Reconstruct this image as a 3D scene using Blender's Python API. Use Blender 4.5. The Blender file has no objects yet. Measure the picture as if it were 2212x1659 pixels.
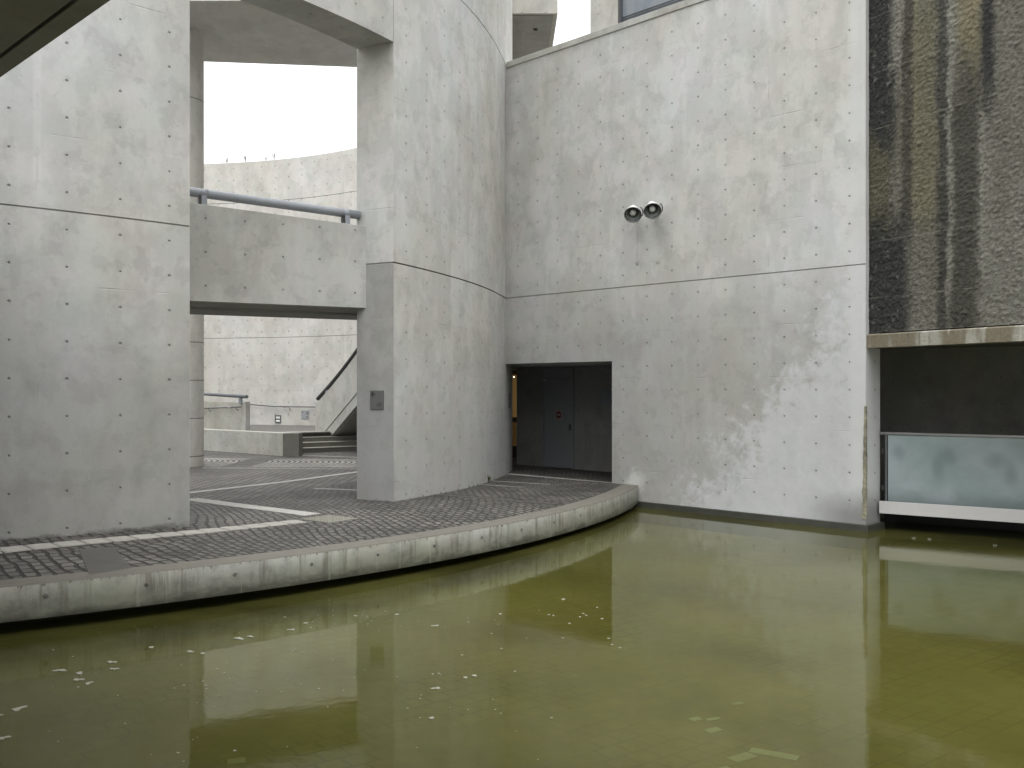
import bpy, bmesh, math, random
from math import radians, sin, cos, pi, sqrt, atan2
from mathutils import Vector, Matrix
random.seed(7)
S = bpy.context.scene
COL = S.collection

# ------------------------------------------------------------------ camera, sky, sun, exposure
EYE = 2.30                                   # eye height above the pond (z = 0 is the water)
cam_d = bpy.data.cameras.new("camera"); cam = bpy.data.objects.new("camera", cam_d); COL.objects.link(cam)
cam.location = (0, 0, EYE); cam.rotation_euler = (pi / 2, 0, 0)
cam_d.sensor_width = 36; cam_d.lens = 36 * 2123.5 / 2212; cam_d.shift_y = 0.0043
cam_d.clip_start = 0.1; cam_d.clip_end = 5000
S.camera = cam

SUN_EL, SUN_ROT = radians(70), radians(180)
w = bpy.data.worlds.new("World"); S.world = w; w.use_nodes = True
wn = w.node_tree; wn.nodes.clear()
sky = wn.nodes.new("ShaderNodeTexSky"); sky.sky_type = 'NISHITA'; sky.sun_disc = False
sky.sun_elevation = SUN_EL; sky.sun_rotation = SUN_ROT; sky.air_density = 1.0; sky.dust_density = 6.0; sky.ozone_density = 1.0
hs = wn.nodes.new("ShaderNodeHueSaturation"); hs.inputs['Saturation'].default_value = 0.08
mixw = wn.nodes.new("ShaderNodeMix"); mixw.data_type = 'RGBA'; mixw.inputs[0].default_value = 0.7
mixw.inputs[7].default_value = (14.6, 14.8, 15.0, 1)         # even cloud deck over the clear-sky model
bg = wn.nodes.new("ShaderNodeBackground"); bg.inputs['Strength'].default_value = 0.12
wo = wn.nodes.new("ShaderNodeOutputWorld")
wn.links.new(sky.outputs[0], hs.inputs['Color']); wn.links.new(hs.outputs[0], mixw.inputs[6])
tcw = wn.nodes.new("ShaderNodeTexCoord"); sep = wn.nodes.new("ShaderNodeSeparateXYZ"); wn.links.new(tcw.outputs['Generated'], sep.inputs[0])
mr = wn.nodes.new("ShaderNodeMapRange"); wn.links.new(sep.outputs[2], mr.inputs[0])
for i_, v_ in ((1, 0.0), (2, 1.0), (3, 0.32), (4, 1.55)): mr.inputs[i_].default_value = v_
vmul = wn.nodes.new("ShaderNodeVectorMath"); vmul.operation = 'SCALE'
wn.links.new(mixw.outputs[2], vmul.inputs[0]); wn.links.new(mr.outputs[0], vmul.inputs['Scale'])
wn.links.new(vmul.outputs[0], bg.inputs['Color']); wn.links.new(bg.outputs[0], wo.inputs[0])

sd = bpy.data.lights.new("sun", 'SUN'); sd.energy = 0.6; sd.angle = radians(60); sd.color = (1.0, 0.975, 0.94)
sun = bpy.data.objects.new("sun", sd); COL.objects.link(sun)
# direction towards the sun: behind the camera, a little to the left
az = Vector((-0.05, -1.0)); az.normalize()
to_sun = Vector((az.x * cos(SUN_EL), az.y * cos(SUN_EL), sin(SUN_EL)))
sun.rotation_euler = to_sun.to_track_quat('Z', 'Y').to_euler()
sun.location = (-10, -20, 40)

S.view_settings.view_transform = 'Standard'; S.view_settings.look = 'None'
S.view_settings.exposure = 0.88; S.view_settings.gamma = 1.0
S.render.engine = 'CYCLES'
S.cycles.max_bounces = 8; S.cycles.diffuse_bounces = 4; S.cycles.transparent_max_bounces = 8

# ------------------------------------------------------------------ node helper
class NB:
    def __init__(self, name):
        self.m = bpy.data.materials.new(name); self.m.use_nodes = True
        self.t = self.m.node_tree; self.t.nodes.clear()
        self.out = self.t.nodes.new("ShaderNodeOutputMaterial")
    def _in(self, sock, v):
        if v is None: return
        if hasattr(v, 'is_linked') or hasattr(v, 'links'): self.t.links.new(v, sock)
        else:
            if isinstance(v, (tuple, list)) and len(v) == 3 and sock.type == 'RGBA': v = (*v, 1)
            sock.default_value = v
    def n(self, typ, **kw):
        nd = self.t.nodes.new(typ)
        for k, v in kw.items():
            if hasattr(nd, k) and k not in nd.inputs: setattr(nd, k, v)
        return nd
    def uv(self):
        if not hasattr(self, '_uv'):
            nd = self.t.nodes.new("ShaderNodeUVMap"); nd.uv_map = "UVMap"; self._uv = nd.outputs[0]
        return self._uv
    def pos(self):
        if not hasattr(self, '_pos'): self._pos = self.t.nodes.new("ShaderNodeNewGeometry").outputs['Position']
        return self._pos
    def xyz(self, v):
        nd = self.t.nodes.new("ShaderNodeSeparateXYZ"); self._in(nd.inputs[0], v); return nd.outputs
    def vec(self, x, y, z=0.0):
        nd = self.t.nodes.new("ShaderNodeCombineXYZ")
        for i, a in enumerate((x, y, z)): self._in(nd.inputs[i], a)
        return nd.outputs[0]
    def ma(self, op, a, b=None, c=None, clamp=False):
        nd = self.t.nodes.new("ShaderNodeMath"); nd.operation = op; nd.use_clamp = clamp
        self._in(nd.inputs[0], a); self._in(nd.inputs[1], b); self._in(nd.inputs[2], c); return nd.outputs[0]
    def vm(self, op, a, b=None):
        nd = self.t.nodes.new("ShaderNodeVectorMath"); nd.operation = op
        self._in(nd.inputs[0], a); self._in(nd.inputs[1], b)
        return nd.outputs['Value'] if op in ('LENGTH', 'DOT_PRODUCT', 'DISTANCE') else nd.outputs[0]
    def noise(self, v, scale, detail=5, rough=0.55, dist=0.0, lac=2.0):
        nd = self.t.nodes.new("ShaderNodeTexNoise"); self._in(nd.inputs['Vector'], v)
        nd.inputs['Scale'].default_value = scale; nd.inputs['Detail'].default_value = detail
        nd.inputs['Roughness'].default_value = rough; nd.inputs['Distortion'].default_value = dist
        return nd.outputs[0]
    def white(self, v):
        nd = self.t.nodes.new("ShaderNodeTexWhiteNoise"); nd.noise_dimensions = '2D'; self._in(nd.inputs['Vector'], v); return nd.outputs[0]
    def ss(self, x, a, b, lo=0.0, hi=1.0):
        nd = self.t.nodes.new("ShaderNodeMapRange"); nd.interpolation_type = 'SMOOTHSTEP'
        self._in(nd.inputs[0], x); nd.inputs[1].default_value = a; nd.inputs[2].default_value = b
        nd.inputs[3].default_value = lo; nd.inputs[4].default_value = hi; return nd.outputs[0]
    def mix(self, f, a, b, mode='MIX'):
        nd = self.t.nodes.new("ShaderNodeMix"); nd.data_type = 'RGBA'; nd.blend_type = mode
        self._in(nd.inputs[0], f); self._in(nd.inputs[6], a); self._in(nd.inputs[7], b); return nd.outputs[2]
    def bump(self, h, strength=0.5, dist=0.02, normal=None):
        nd = self.t.nodes.new("ShaderNodeBump"); nd.inputs['Strength'].default_value = strength
        nd.inputs['Distance'].default_value = dist; self._in(nd.inputs['Height'], h)
        if normal is not None: self._in(nd.inputs['Normal'], normal)
        return nd.outputs[0]
    def pbr(self, color, rough=0.7, metal=0.0, normal=None, spec=0.5, **kw):
        nd = self.t.nodes.new("ShaderNodeBsdfPrincipled")
        self._in(nd.inputs['Base Color'], color); self._in(nd.inputs['Roughness'], rough); self._in(nd.inputs['Metallic'], metal)
        self._in(nd.inputs['Specular IOR Level'], spec)
        if normal is not None: self._in(nd.inputs['Normal'], normal)
        for k, v in kw.items(): self._in(nd.inputs[k], v)
        self.t.links.new(nd.outputs[0], self.out.inputs[0]); self.bsdf = nd
        return self.m

def fr(b, x, o, p):            # distance to the nearest grid line x = o + k p, in metres
    q = b.ma('ADD', b.ma('DIVIDE', b.ma('SUBTRACT', x, o), p), 0.5)
    return b.ma('MULTIPLY', b.ma('SUBTRACT', b.ma('FRACT', q), 0.5), p)

def concrete(name, base=(0.40, 0.395, 0.38), tie=None, seam=None, joints=(), var=1.0, off=(0, 0), streak=1.0,
             patches=None, stain=None, rough=0.8, tie_r=0.0145, damp_shade=None, foot=None):
    b = NB(name); U = b.vm('ADD', b.uv(), (off[0], off[1], 0.0)); o = b.xyz(b.uv()); x, y = o[0], o[1]
    n1 = b.noise(b.vm('MULTIPLY', U, (1.0, 0.75, 1)), 0.42, 4, 0.55, 0.1)
    n2 = b.noise(b.vm('MULTIPLY', U, (1.0, 0.6, 1)), 1.5, 6, 0.66, 0.15)
    n2s = b.ss(n2, 0.44, 0.58)
    n2b = b.ss(b.noise(b.vm('ADD', U, (31.7, 11.3, 0)), 2.6, 6, 0.68, 0.15), 0.53, 0.58)
    st = b.noise(b.vm('MULTIPLY', U, (3.2, 0.22, 1)), 1.0, 4, 0.6, 0.2)
    fine = b.noise(U, 16, 5, 0.65)
    grain = b.noise(U, 90, 3, 0.7)
    f = b.ma('MULTIPLY_ADD', b.ma('SUBTRACT', n1, 0.5), 0.50 * var, 1.0)
    f = b.ma('ADD', f, b.ma('MULTIPLY', b.ma('SUBTRACT', n2s, 0.5), 0.13 * var))
    f = b.ma('ADD', f, b.ma('MULTIPLY', n2b, -0.085 * var))
    f = b.ma('ADD', f, b.ma('MULTIPLY', b.ma('SUBTRACT', st, 0.5), 0.16 * var * streak))
    f = b.ma('ADD', f, b.ma('MULTIPLY', b.ma('SUBTRACT', fine, 0.5), 0.13 * var))
    f = b.ma('ADD', f, b.ma('MULTIPLY', b.ma('SUBTRACT', grain, 0.5), 0.09))
    h = b.ma('MULTIPLY', grain, 0.10); h = b.ma('MULTIPLY_ADD', fine, 0.12, h)
    if seam:
        px, ox, py, oy = seam
        pid = b.vec(b.ma('FLOOR', b.ma('DIVIDE', b.ma('SUBTRACT', x, ox), px)), b.ma('FLOOR', b.ma('DIVIDE', b.ma('SUBTRACT', y, oy), py)))
        f = b.ma('ADD', f, b.ma('MULTIPLY', b.ma('SUBTRACT', b.white(pid), 0.5), 0.055 * var))
        msk = b.ss(b.noise(b.vm('ADD', U, (5.1, 17.9, 0)), 1.1, 4, 0.6), 0.50, 0.66)
        sx = b.ss(b.ma('ABSOLUTE', fr(b, x, ox, px)), 0.003, 0.011, 1, 0)
        sy = b.ss(b.ma('ABSOLUTE', fr(b, y, oy, py)), 0.003, 0.011, 1, 0)
        sm = b.ma('MULTIPLY', b.ma('MAXIMUM', sx, sy), msk)
        f = b.ma('ADD', f, b.ma('MULTIPLY', sm, -0.17))
        h = b.ma('ADD', h, b.ma('MULTIPLY', sm, -0.5))
        # pale lime bleeding beside the vertical joints
        lb = b.ma('MULTIPLY', b.ss(b.ma('ABSOLUTE', fr(b, x, ox, px)), 0.02, 0.07, 1, 0), b.ss(b.noise(b.vm('MULTIPLY', U, (1.0, 0.5, 1)), 1.3, 4, 0.6), 0.5, 0.62))
        f = b.ma('ADD', f, b.ma('MULTIPLY', lb, 0.085))
    col = b.mix(b.ss(n1, 0.3, 0.7), (base[0] * 1.01, base[1] * 1.0, base[2] * 0.955), (base[0] * 0.985, base[1] * 1.0, base[2] * 1.03))
    hz = b.noise(b.vm('ADD', U, (3.3, 77.0, 0)), 1.7, 4, 0.6, 0.4)
    col = b.mix(1.0, col, b.mix(b.ss(hz, 0.35, 0.65), (0.985, 1.005, 0.985), (1.02, 0.995, 0.995)), 'MULTIPLY')
    col = b.mix(1.0, col, b.vec(f, f, f), 'MULTIPLY')
    if damp_shade:  # damp staining plus a shade falloff painted into the lower wall colour
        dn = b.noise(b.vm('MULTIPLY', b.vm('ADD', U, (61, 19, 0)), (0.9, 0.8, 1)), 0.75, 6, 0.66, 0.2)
        dmk = b.ss(b.ma('ADD', y, b.ma('MULTIPLY', b.ma('SUBTRACT', dn, 0.5), damp_shade[3])), damp_shade[0], damp_shade[1])
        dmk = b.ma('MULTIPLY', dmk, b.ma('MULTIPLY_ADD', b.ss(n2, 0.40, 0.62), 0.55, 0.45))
        col = b.mix(b.ma('MULTIPLY', dmk, damp_shade[2]), col, (0.150, 0.148, 0.138))
    if patches: col = patches(b, x, y, U, col)
    if stain: col = stain(b, x, y, U, col)
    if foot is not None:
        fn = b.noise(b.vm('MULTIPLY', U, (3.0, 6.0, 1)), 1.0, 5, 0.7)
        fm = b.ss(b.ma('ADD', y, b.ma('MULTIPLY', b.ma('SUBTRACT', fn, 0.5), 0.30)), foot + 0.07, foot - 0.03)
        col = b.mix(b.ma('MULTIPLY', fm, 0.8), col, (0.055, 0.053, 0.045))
    for j in joints:
        jm = b.ss(b.ma('ABSOLUTE', b.ma('SUBTRACT', y, j)), 0.006, 0.016, 1, 0)
        col = b.mix(b.ma('MULTIPLY', jm, 0.72), col, (0.05, 0.05, 0.045))
        h = b.ma('ADD', h, b.ma('MULTIPLY', jm, -1.0))
    if tie:
        tx, ox, ty, oy = tie
        d = b.vm('LENGTH', b.vec(fr(b, x, ox, tx), fr(b, y, oy, ty)))
        rn = b.white(b.vec(b.ma('FLOOR', b.ma('ADD', b.ma('DIVIDE', b.ma('SUBTRACT', x, ox), tx), 0.5)), b.ma('FLOOR', b.ma('ADD', b.ma('DIVIDE', b.ma('SUBTRACT', y, oy), ty), 0.5))))
        d2 = b.ma('ADD', d, b.ma('MULTIPLY', b.ma('SUBTRACT', rn, 0.5), 0.008))
        tm = b.ma('MULTIPLY', b.ss(d2, tie_r - 0.007, tie_r + 0.007, 1, 0), b.ma('LESS_THAN', x, 500.0))
        halo = b.ma('MULTIPLY', b.ma('MULTIPLY', b.ss(d, tie_r + 0.005, tie_r + 0.05, 1, 0), 0.10), b.ma('LESS_THAN', x, 500.0))
        col = b.mix(halo, col, (0.22, 0.22, 0.20))
        col = b.mix(b.ma('MULTIPLY', tm, b.ma('MULTIPLY_ADD', rn, 0.4, 0.52)), col, (0.075, 0.075, 0.07))
        h = b.ma('ADD', h, b.ma('MULTIPLY', tm, -1.5))
    # scattered air pinholes
    vo = b.n("ShaderNodeTexVoronoi"); b._in(vo.inputs['Vector'], U); vo.inputs['Scale'].default_value = 7.0
    ph = b.ss(vo.outputs['Distance'], 0.015, 0.05, 1, 0)
    col = b.mix(b.ma('MULTIPLY', ph, 0.35), col, (0.12, 0.12, 0.11))
    return b.pbr(col, rough, normal=b.bump(h, 0.55, 0.012), spec=0.3)

def plain(name, col, rough=0.5, metal=0.0, var=0.15, scale=12, bump=0.0, spec=0.5):
    b = NB(name); P = b.pos(); n = b.noise(P, scale, 5, 0.6); n2 = b.noise(P, scale * 0.13, 4, 0.6)
    f = b.ma('MULTIPLY_ADD', b.ma('SUBTRACT', n, 0.5), var * 2, 1.0); f = b.ma('MULTIPLY_ADD', b.ma('SUBTRACT', n2, 0.5), var * 2, f)
    c = b.mix(1.0, col, b.vec(f, f, f), 'MULTIPLY')
    r = b.ma('MULTIPLY_ADD', b.ma('SUBTRACT', n, 0.5), 0.2, rough, True)
    return b.pbr(c, r, metal, b.bump(n, bump, 0.01) if bump else None, spec)

# ------------------------------------------------------------------ mesh helpers
class MB:
    def __init__(self): self.bm = bmesh.new(); self.uvl = self.bm.loops.layers.uv.new("UVMap"); self.done = set()
    def face(self, pts, uvs=None, smooth=False):
        vs = [self.bm.verts.new(p) for p in pts]
        try: f = self.bm.faces.new(vs)
        except ValueError: return
        f.smooth = smooth
        if uvs:
            for l, u in zip(f.loops, uvs): l[self.uvl].uv = u
        else:
            f.normal_update(); n = f.normal; a = [abs(c) for c in n]
            for l in f.loops:
                c = l.vert.co
                if a[2] > max(a[0], a[1]): l[self.uvl].uv = (c.x, c.y)
                else:
                    t = Vector((-n.y, n.x, 0)); t.normalize() if t.length > 1e-6 else None
                    l[self.uvl].uv = (c.x * t.x + c.y * t.y, c.z)
        return f
    def prism(self, poly, z0, z1, flip=False):
        """upright prism over an x,y polygon (counter-clockwise)"""
        n = len(poly); zf0 = z0 if callable(z0) else (lambda x, y: z0); zf1 = z1 if callable(z1) else (lambda x, y: z1)
        bot = [(x, y, zf0(x, y)) for x, y in poly]; top = [(x, y, zf1(x, y)) for x, y in poly]
        self.face(list(reversed(bot))); self.face(top)
        for i in range(n):
            j = (i + 1) % n; self.face([bot[i], bot[j], top[j], top[i]])
        return self
    def bar(self, a, b, wdt, z0, z1, side=0.0):
        """wall of given width along the plan line a-b; side shifts it across"""
        a = Vector(a[:2]); b = Vector(b[:2]); d = (b - a).normalized(); n = Vector((-d.y, d.x))
        h0 = n * (side - wdt / 2); h1 = n * (side + wdt / 2)
        return self.prism([tuple(a + h0), tuple(b + h0), tuple(b + h1), tuple(a + h1)], z0, z1)
    def box(self, c, size, M=None):
        hx, hy, hz = (s / 2 for s in size); M = M or Matrix.Identity(4)
        def p(x, y, z): return tuple(Vector(c) + (M @ Vector((x * hx, y * hy, z * hz))))
        for q in (((-1,-1,-1),(-1,1,-1),(1,1,-1),(1,-1,-1)), ((-1,-1,1),(1,-1,1),(1,1,1),(-1,1,1)), ((-1,-1,-1),(1,-1,-1),(1,-1,1),(-1,-1,1)),
                  ((1,-1,-1),(1,1,-1),(1,1,1),(1,-1,1)), ((1,1,-1),(-1,1,-1),(-1,1,1),(1,1,1)), ((-1,1,-1),(-1,-1,-1),(-1,-1,1),(-1,1,1))):
            self.face([p(*v) for v in q])
        return self
    def tube(self, pts, r, seg=16, cap=True):
        pts = [Vector(p) for p in pts]; rings = []; L = 0; prev = None; ls = []
        for i, p in enumerate(pts):
            d = (pts[min(i + 1, len(pts) - 1)] - pts[max(i - 1, 0)]).normalized()
            up = Vector((0, 0, 1)) if abs(d.z) < 0.95 else Vector((1, 0, 0))
            a = d.cross(up).normalized(); c = a.cross(d).normalized()
            rr = r[i] if isinstance(r, (list, tuple)) else r
            rings.append([tuple(p + (a * cos(2 * pi * k / seg) + c * sin(2 * pi * k / seg)) * rr) for k in range(seg)])
            if prev is not None: L += (p - prev).length
            ls.append(L); prev = p
        rad = r if not isinstance(r, (list, tuple)) else r[0]
        for i in range(len(rings) - 1):
            for k in range(seg):
                k2 = (k + 1) % seg
                self.face([rings[i][k], rings[i + 1][k], rings[i + 1][k2], rings[i][k2]],
                          [(ls[i], 2*pi*rad*k/seg), (ls[i+1], 2*pi*rad*k/seg), (ls[i+1], 2*pi*rad*(k+1)/seg), (ls[i], 2*pi*rad*(k+1)/seg)], True)
        if cap: self.face(rings[0]); self.face(list(reversed(rings[-1])))
        return self
    def lathe(self, prof, M, seg=32):
        """prof: (radius, height) list, turned about local z of M"""
        for (r0, h0), (r1, h1) in zip(prof, prof[1:]):
            for k in range(seg):
                a0, a1 = 2 * pi * k / seg, 2 * pi * (k + 1) / seg
                q = [(r0*cos(a0), r0*sin(a0), h0), (r0*cos(a1), r0*sin(a1), h0), (r1*cos(a1), r1*sin(a1), h1), (r1*cos(a0), r1*sin(a0), h1)]
                if r0 < 1e-6: q = q[1:]
                elif r1 < 1e-6: q = q[:3]
                self.face([tuple(M @ Vector(v)) for v in q], None, True)
        return self
    def build(self, name, mat, parent=None, bevel=0.0, merge=True, loc=None):
        bm = self.bm
        if merge: bmesh.ops.remove_doubles(bm, verts=bm.verts, dist=1e-4)
        bmesh.ops.recalc_face_normals(bm, faces=bm.faces)
        me = bpy.data.meshes.new(name); bm.to_mesh(me); bm.free()
        if loc is not None: me.transform(Matrix.Translation(-Vector(loc)))
        o = bpy.data.objects.new(name, me); COL.objects.link(o); me.materials.append(mat)
        if loc is not None: o.location = loc
        if parent is not None:
            o.parent = parent; o.matrix_parent_inverse = Matrix.Identity(4)
            pl = Vector(parent.location)
            g = parent.parent
            while g is not None: pl += Vector(g.location); g = g.parent
            if loc is None: me.transform(Matrix.Translation(-pl))
            else: o.location = Vector(loc) - pl
        if bevel:
            mod = o.modifiers.new("bevel", 'BEVEL'); mod.width = bevel; mod.segments = 2; mod.limit_method = 'ANGLE'; mod.angle_limit = radians(40)
        return o

def tag(o, label=None, cat=None, group=None, kind=None):
    if label: o["label"] = label
    if cat: o["category"] = cat
    if group: o["group"] = group
    if kind: o["kind"] = kind
    return o
def thing(name, loc, label, cat, group=None):
    o = bpy.data.objects.new(name, None); COL.objects.link(o); o.location = loc; o.empty_display_size = 0.2
    return tag(o, label, cat, group)

def gridwall(mb, cols, rows, T, pos, zf, holes=(), eu=0.0):
    """a wall laid out in (s, v): rows = (v, inset); holes = set of (column, row) cells; T = thickness"""
    def F(s, r, d): x, y = pos(s, d); return (x, y, zf(s, r[0]))
    nc, nr = len(cols) - 1, len(rows) - 1
    solid = lambda i, j: 0 <= i < nc and 0 <= j < nr and (i, j) not in holes
    for i in range(nc):
        s0, s1 = cols[i], cols[i + 1]
        for j in range(nr):
            if not solid(i, j): continue
            a, c = rows[j], rows[j + 1]; flat = abs(a[0] - c[0]) < 1e-6
            mb.face([F(s0, a, a[1]), F(s1, a, a[1]), F(s1, c, c[1]), F(s0, c, c[1])], [(s0, a[0]), (s1, a[0]), (s1, c[0]), (s0, c[0])])
            if flat: continue
            mb.face([F(s1, a, T), F(s0, a, T), F(s0, c, T), F(s1, c, T)], [(s1, a[0]), (s0, a[0]), (s0, c[0]), (s1, c[0])])
            if not solid(i - 1, j): mb.face([F(s0, a, T), F(s0, a, a[1]), F(s0, c, c[1]), F(s0, c, T)], [(s0 - T + eu, a[0]), (s0 + eu, a[0]), (s0 + eu, c[0]), (s0 - T + eu, c[0])])
            if not solid(i + 1, j): mb.face([F(s1, a, a[1]), F(s1, a, T), F(s1, c, T), F(s1, c, c[1])], [(s1, a[0]), (s1 + T, a[0]), (s1 + T, c[0]), (s1, c[0])])
            if not solid(i, j - 1): mb.face([F(s0, a, T), F(s1, a, T), F(s1, a, a[1]), F(s0, a, a[1])], [(s0, T), (s1, T), (s1, 0), (s0, 0)])
            if not solid(i, j + 1): mb.face([F(s0, c, c[1]), F(s1, c, c[1]), F(s1, c, T), F(s0, c, T)], [(s0, 0), (s1, 0), (s1, T), (s0, T)])
    return mb

def lerp_table(tab):
    def f(t):
        if t <= tab[0][0]: return tab[0][1]
        for (a, va), (b_, vb) in zip(tab, tab[1:]):
            if t <= b_: return va + (vb - va) * (t - a) / (b_ - a)
        return tab[-1][1]
    return f
def frange(a, b, n): return [a + (b - a) * i / n for i in range(n + 1)]

# ------------------------------------------------------------------ plan geometry
DC = Vector((-14.987, 23.216)); DR = 14.88                 # the drum: centre and outer radius
joint_z = lerp_table([(-70, 4.45), (-52.5, 4.44), (-43.8, 4.43), (-28.7, 4.36), (-21.3, 4.33), (-13.9, 4.31), (-5.1, 4.30)])
base_z = lerp_table([(-70, 0.56), (-52.5, 0.54), (-43.8, 0.48), (-28.7, 0.45), (-5.1, 0.385)])
def drum(s, d):
    th = s / DR; q_ = min(1, max(0, (math.degrees(th) + 9) / 11)); r = DR - d + .12 * q_ * q_ * (3 - 2 * q_); return (DC.x + r * cos(th), DC.y + r * sin(th))
def drum_z(s, v): return joint_z(math.degrees(s / DR)) + v
SA = radians(-28.7) * DR                                    # edge of the pier
SL = radians(-43.75) * DR                                   # right edge of the left wall
M0 = Vector((-0.196, 21.89)); MD = Vector((0.694, -0.720)); MN = Vector((0.720, 0.694))   # main flat wall
def mwall(s, d): p = M0 + MD * s + MN * d; return (p.x, p.y)
ML = 8.47
KC = Vector((-13.826, 23.293)); KR = 16.81                  # pond kerb
kerb_z = lerp_table([(-90, 0.46), (-57.4, 0.46), (-44.9, 0.445), (-32.3, 0.43), (-14, 0.415)])

# ------------------------------------------------------------------ materials
def m_patch(b, x, y, U, col):
    # lime bloom spreading over the lower right of the wall
    nz = b.noise(b.vm('MULTIPLY', U, (1.0, 0.8, 1)), 0.9, 7, 0.68, 0.1); nz2 = b.noise(U, 5.0, 5, 0.65, 0.5)
    sb = b.ma('MULTIPLY_ADD', b.ma('ADD', y, 2.0), 0.85, 6.75)
    d = b.ma('ADD', b.ma('SUBTRACT', x, sb), b.ma('MULTIPLY', b.ma('SUBTRACT', nz, 0.5), 4.0))
    m = b.ss(b.ma('ADD', d, b.ma('MULTIPLY', b.ma('SUBTRACT', nz2, 0.5), 3.6)), -0.45, 0.75)
    m = b.ma('MULTIPLY', m, b.ss(b.ma('SUBTRACT', x, 4.0), 0.0, 1.0))
    col = b.mix(b.ma('MULTIPLY', m, b.ma('MULTIPLY_ADD', nz2, 0.7, 0.25)), col, (0.505, 0.515, 0.53))
    e = b.ss(b.ma('ADD', x, b.ma('MULTIPLY', nz, 0.25)), 8.22, 8.40)
    col = b.mix(b.ma('MULTIPLY', e, 0.55), col, (0.50, 0.505, 0.50))
    # splash rim above the kerb end
    k = b.vm('LENGTH', b.vec(b.ma('MULTIPLY', b.ma('SUBTRACT', x, 3.75), 0.9), b.ma('SUBTRACT', y, -3.80)))
    km = b.ss(b.ma('ADD', k, b.ma('MULTIPLY', b.ma('SUBTRACT', nz2, 0.5), 0.5)), 0.05, 0.30, 1, 0)
    col = b.mix(b.ma('MULTIPLY', km, 0.6), col, (0.6, 0.6, 0.57))
    # soot at the wet foot near the outer corner
    g = b.ma('MULTIPLY', b.ss(b.ma('ADD', y, b.ma('MULTIPLY', nz, 0.5)), -3.30, -3.80), b.ss(x, 7.0, 8.4))
    col = b.mix(b.ma('MULTIPLY', g, 0.75), col, (0.11, 0.11, 0.105))
    # blocky damp ghosting, upper right
    bk = b.vec(b.ma('FLOOR', b.ma('DIVIDE', b.ma('ADD', x, b.ma('MULTIPLY', nz2, 0.1)), 0.21)), b.ma('FLOOR', b.ma('DIVIDE', b.ma('ADD', y, b.ma('MULTIPLY', nz2, 0.16)), 0.23)))
    wn_ = b.ss(b.white(bk), 0.55, 0.75)
    reg = b.ma('MULTIPLY', b.ss(x, 4.9, 6.2), b.ma('MULTIPLY', b.ss(y, 0.5, 1.3), b.ss(y, 2.9, 2.2)))
    col = b.mix(b.ma('MULTIPLY', b.ma('MULTIPLY', wn_, reg), b.ma('MULTIPLY', b.ss(nz, 0.4, 0.6), 0.30)), col, (0.24, 0.24, 0.23))
    # drip line under the floodlights
    dm = b.ma('MULTIPLY', b.ss(b.ma('ABSOLUTE', b.ma('SUBTRACT', x, 3.80)), 0.008, 0.03, 1, 0), b.ma('MULTIPLY', b.ss(y, 0.45, 0.55), b.ss(y, 1.15, 1.0)))
    return b.mix(b.ma('MULTIPLY', dm, 0.18), col, (0.16, 0.16, 0.15))
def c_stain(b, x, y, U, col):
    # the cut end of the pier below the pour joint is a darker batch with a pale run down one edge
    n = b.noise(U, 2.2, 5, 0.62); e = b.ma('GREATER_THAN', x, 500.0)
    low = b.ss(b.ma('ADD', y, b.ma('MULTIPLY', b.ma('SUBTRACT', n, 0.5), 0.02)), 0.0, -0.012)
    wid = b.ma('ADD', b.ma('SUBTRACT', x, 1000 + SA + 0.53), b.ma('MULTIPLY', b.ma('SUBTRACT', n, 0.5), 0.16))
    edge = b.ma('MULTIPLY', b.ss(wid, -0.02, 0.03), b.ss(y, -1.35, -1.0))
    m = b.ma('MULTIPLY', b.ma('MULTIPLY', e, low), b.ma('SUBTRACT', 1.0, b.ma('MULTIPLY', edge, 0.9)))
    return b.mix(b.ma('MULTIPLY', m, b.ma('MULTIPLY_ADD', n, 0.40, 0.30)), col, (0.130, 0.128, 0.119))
def kerb_stain(b, x, y, U, col):
    n = b.noise(b.vm('MULTIPLY', U, (7.0, 0.5, 1)), 1.0, 4, 0.6)
    drip = b.ma('MULTIPLY', b.ss(n, 0.55, 0.68), b.ss(b.ma('ADD', y, b.ma('MULTIPLY', n, 0.25)), -0.25, 0.05))
    col = b.mix(b.ma('MULTIPLY', drip, 0.55), col, (0.10, 0.085, 0.055))
    n4 = b.noise(U, 3.4, 6, 0.68); col = b.mix(b.ma('MULTIPLY', b.ss(n4, 0.46, 0.72), 0.6), col, (0.16, 0.16, 0.148)); n6 = b.noise(b.vm('MULTIPLY', U, (2.5, 5, 1)), 1.0, 6, 0.7); col = b.mix(b.ma('MULTIPLY', b.ss(b.ma('ADD', y, b.ma('MULTIPLY', b.ma('SUBTRACT', n6, 0.5), 0.35)), -0.22, -0.36), 0.75), col, (0.10, 0.10, 0.085))
    n5 = b.noise(b.vm('MULTIPLY', U, (9, 0.8, 1)), 1.0, 4, 0.6); col = b.mix(b.ma('MULTIPLY', b.ss(n5, 0.6, 0.7), 0.5), col, (0.52, 0.52, 0.48))
    nr = b.noise(b.vm('MULTIPLY', U, (16, 2, 1)), 1.0, 5, 0.7); rim = b.ma('MULTIPLY', b.ss(b.ma('ADD', y, b.ma('MULTIPLY', b.ss(nr, 0.48, 0.80), 0.085)), -0.020, -0.004), 0.7)
    return b.mix(rim, col, (0.085, 0.065, 0.04))
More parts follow.
